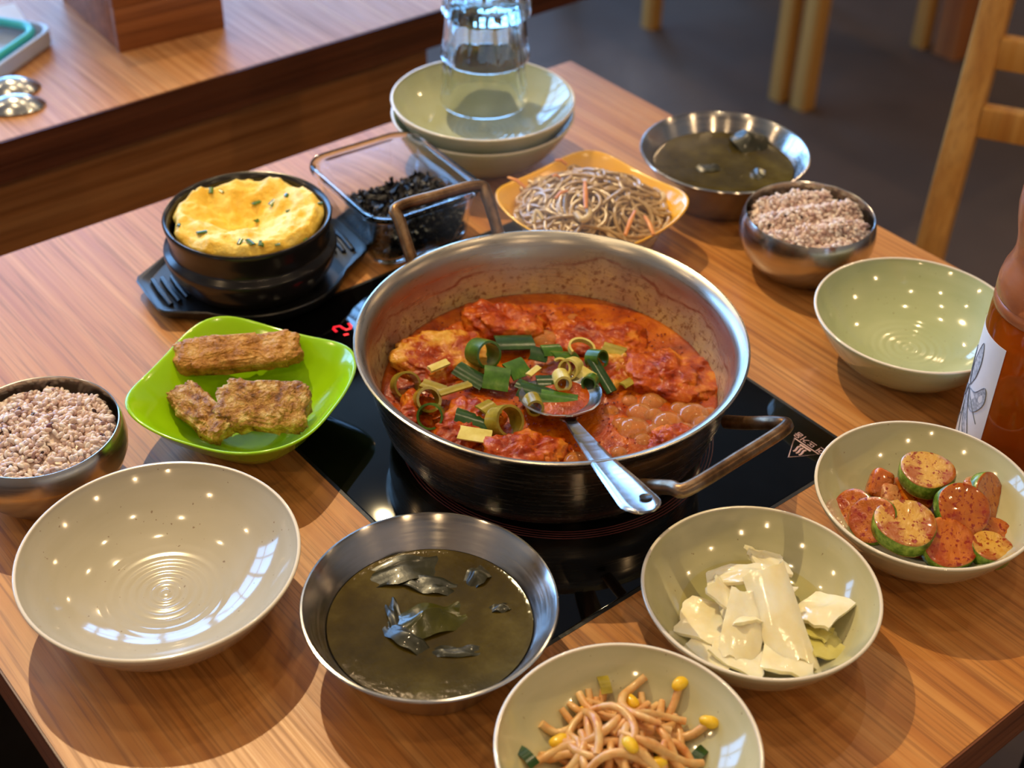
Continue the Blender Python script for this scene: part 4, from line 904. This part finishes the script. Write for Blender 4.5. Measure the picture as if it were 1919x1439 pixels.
for i, (qx, qy, s_) in enumerate(((482, 395, 1.0), (512, 386, .9), (481, 410, .8), (541, 396, .6), (378, 435, 1.0), (335, 422, .6), (395, 358, .8), (415, 356, .5), (470, 458, 1.0), (450, 452, .7), (490, 462, .8), (572, 438, .7), (537, 368, .7), (520, 455, .5), (600, 385, .5))):
    q = px(qx, qy, .06); x, y = q.x-EC[0], q.y-EC[1]; q = px(qx, qy, egg_z(x, y)); z_ = egg_z(q.x-EC[0], q.y-EC[1])
    r_ = .0030*s_; ob('chive_bit', sheet(lambda u, v_: ((u-.5)*.0075*s_, (v_-.5)*.0046*s_, .0008*math.sin(PI*v_)), 3, 4, .0007), M['scallion'], None, (q.x, q.y, z_+.0004), (R.uniform(-.2, .6), R.uniform(-.3, .3), R.uniform(0, 3)), 'chopped green scallion bit on the steamed egg', 'scallion', 'scallion bits on the egg')

# ------------------------------------------------------------------ glass container with laver
GCn = (.5610, .8270); ga = math.radians(-4)
t = thing('glass_container', 'clear glass rectangular container holding shredded laver', 'container', (*GCn, .001), (0, 0, ga))
def gr(a_, b_, r_, z_): return [(x, y, z_) for x, y in rrect(a_*.96, b_*.96, r_, 8)]
rings = [gr(.038, .047, .012, 0), gr(.0425, .0515, .015, .0012), gr(.0445, .0535, .016, .006), gr(.0495, .0590, .019, .042), gr(.0530, .0625, .021, .0435), gr(.0540, .0635, .022, .0465), gr(.0530, .0625, .021, .0495), gr(.0495, .0590, .019, .0490), gr(.0470, .0565, .017, .0465), gr(.0420, .0510, .015, .0075), gr(.0395, .0485, .013, .0042), gr(.036, .045, .011, .0036)]
ob('container_wall', loft(rings, ang=60), M['glass'], t)
v, f = [], []; rs = random.Random(21)
def flake(v, f, c_, sx, sy, E_, seed):
    Rm = (Matrix.Rotation(E_[2], 3, 'Z') @ Matrix.Rotation(E_[0], 3, 'X') @ Matrix.Rotation(E_[1], 3, 'Y')); o_ = len(v); nu = 4
    for sgn in (.0002, -.0002):
        for j in range(nu+1):
            for i in range(nu+1):
                u_, w_ = i/nu-.5, j/nu-.5; n_ = noise.noise(Vector((u_*3+seed, w_*3, seed*.7)))
                v.append(Vector(c_)+Rm @ Vector((u_*sx*(1+.3*n_), w_*sy*(1-.3*n_), .004*n_+sgn)))
    W = nu+1
    for k_ in range(2):
        for j in range(nu):
            for i in range(nu):
                a_ = o_+k_*W*W+j*W+i; f.append((a_, a_+1, a_+W+1, a_+W))
for i in range(1300):
    x = rs.uniform(-.034, .037); y = -.045+.082*rs.random()**1.25
    hz2 = .007+.030*max(0, 1-((y+.012)/.055)**2)*rs.random()
    flake(v, f, (x, y, hz2), rs.uniform(.006, .016), rs.uniform(.0014, .0042), (rs.gauss(0, .6), rs.gauss(0, .6), rs.uniform(0, 6.3)), i*.37)
ob('laver_flakes', mk('flakes', v, f), M['gim'], None, (*GCn, .001), (0, 0, ga), 'shredded black laver piled in the clear glass container', 'seaweed', None, 'stuff')

# ------------------------------------------------------------------ tea bottle
BC = (.7173, .3429)
t = thing('tea_bottle', 'amber tea bottle with a white flower label beside the zucchini bowl', 'bottle', (*BC, 0))
BRD = .0375
bp = [(0, .004), (.024, .003), (.030, 0), (.035, .003), (.0372, .010), (BRD, .02), (BRD, .1185), (.0366, .1205), (.0366, .1215), (0, .1215)]
ob('bottle_body', lathe(bp, 72), M['tea'], t, label='amber tea filled lower body')
ob('bottle_shoulder', lathe([(0, .1217), (.0366, .1217), (BRD, .1235), (BRD, .128), (.0366, .1295), (BRD, .1315), (BRD, .139), (.0362, .146), (.0335, .153), (.0322, .160), (.0330, .169), (.0358, .181), (.0372, .190), (.0372, .198), (.034, .212), (.026, .226), (.017, .238), (.0150, .244), (0, .244)], 72), M['bottle'], t, label='ridged translucent shoulder and waist')
ob('screw_cap', lathe([(0, .2442), (.0166, .2442), (.0172, .2452), (.0172, .262), (.0160, .2640), (0, .2640)], 48), M['frost'], t)
def wrap(a0_, a1_, z0_, z1_, r_=BRD+.0003):
    return sheet(lambda u, v_: (r_*math.cos(a0_+(a1_-a0_)*u), r_*math.sin(a0_+(a1_-a0_)*u), z0_+(z1_-z0_)*v_), 24, 4, .0002)
cam_az = math.atan2(-BC[1], -BC[0]); left_az = cam_az-PI/2     # image-left side of the bottle as seen from the camera
la0, la1 = left_az-.35, left_az+1.02
lab_o = ob('paper_label', wrap(la0, la1, .014, .104), M['label'], t, label='white paper label with a pencil drawing of a flower')
def onlab(u, w_): a_ = la1+(la0-la1)*u; return Vector(((BRD+.0006)*math.cos(a_), (BRD+.0006)*math.sin(a_), .014+.090*w_))
def stroke(pts, r_=.00035): ob('drawing_line', tube(smooth_path([onlab(*q) for q in pts], 6), r_, 5), M['ink'], lab_o)
def petal(pts):
    out = smooth_path([(*q, 0) for q in pts], 5, True); cx_ = sum(q.x for q in out)/len(out); cy_ = sum(q.y for q in out)/len(out)
    vs_ = [onlab(cx_, cy_)]+[onlab(q.x, q.y) for q in out]; fs_ = [(0, 1+i, 1+(i+1) % len(out)) for i in range(len(out))]
    ob('drawing_petal', mk('petal', vs_, fs_), M['inkwash'], lab_o); stroke([*pts, pts[0]], .0003)
petal([(.50, .50), (.38, .62), (.34, .78), (.40, .90), (.48, .82), (.55, .66)])
petal([(.50, .50), (.60, .62), (.66, .76), (.70, .70), (.64, .56)])
petal([(.48, .48), (.30, .52), (.14, .62), (.10, .50), (.22, .38), (.36, .36)])
petal([(.50, .48), (.40, .36), (.28, .22), (.22, .12), (.36, .14), (.50, .28), (.56, .40)])
petal([(.54, .48), (.66, .44), (.72, .36), (.62, .36)])
stroke([(.55, .46), (.70, .34), (.78, .24), (.84, .18)]); stroke([(.55, .34), (.52, .2), (.44, .08), (.38, .01)]); stroke([(.60, .2), (.68, .14), (.66, .08)]); stroke([(.52, .5), (.30, .40), (.14, .30)], .0003); stroke([(.53, .52), (.66, .64), (.72, .76)], .0003)

# ------------------------------------------------------------------ faint steam over the pot and the noodle dish
m = bpy.data.materials.new('steam'); m.use_nodes = True; nt = m.node_tree; nt.nodes.remove(nt.nodes['Principled BSDF']); out = nt.nodes['Material Output']
vs_ = nd(nt, 'ShaderNodeVolumeScatter'); vs_.inputs['Color'].default_value = (.95, .95, .97, 1)
v = coords(nt); ln = nd(nt, 'ShaderNodeVectorMath', operation='LENGTH'); nt.links.new(v, ln.inputs[0])
fall = maprange(nt, ln.outputs['Value'], 1.0, .25)
dens = math2(nt, 'MULTIPLY', fall, maprange(nt, noi(nt, v, 1.9, 3, .6, .5), .42, .66, 0, 2.2))
nt.links.new(dens, vs_.inputs['Density']); nt.links.new(vs_.outputs[0], out.inputs['Volume'])
sm = lathe([(0, -1)]+[(math.sin(PI*i/10), -math.cos(PI*i/10)) for i in range(1, 10)]+[(0, 1)], 20)
o = ob('steam', sm, m, None, (.575, .625, .150), (0, 0, .6), 'faint white steam drifting over the pot and noodle dish', 'steam', None, 'stuff'); o.scale = (.15, .12, .075)
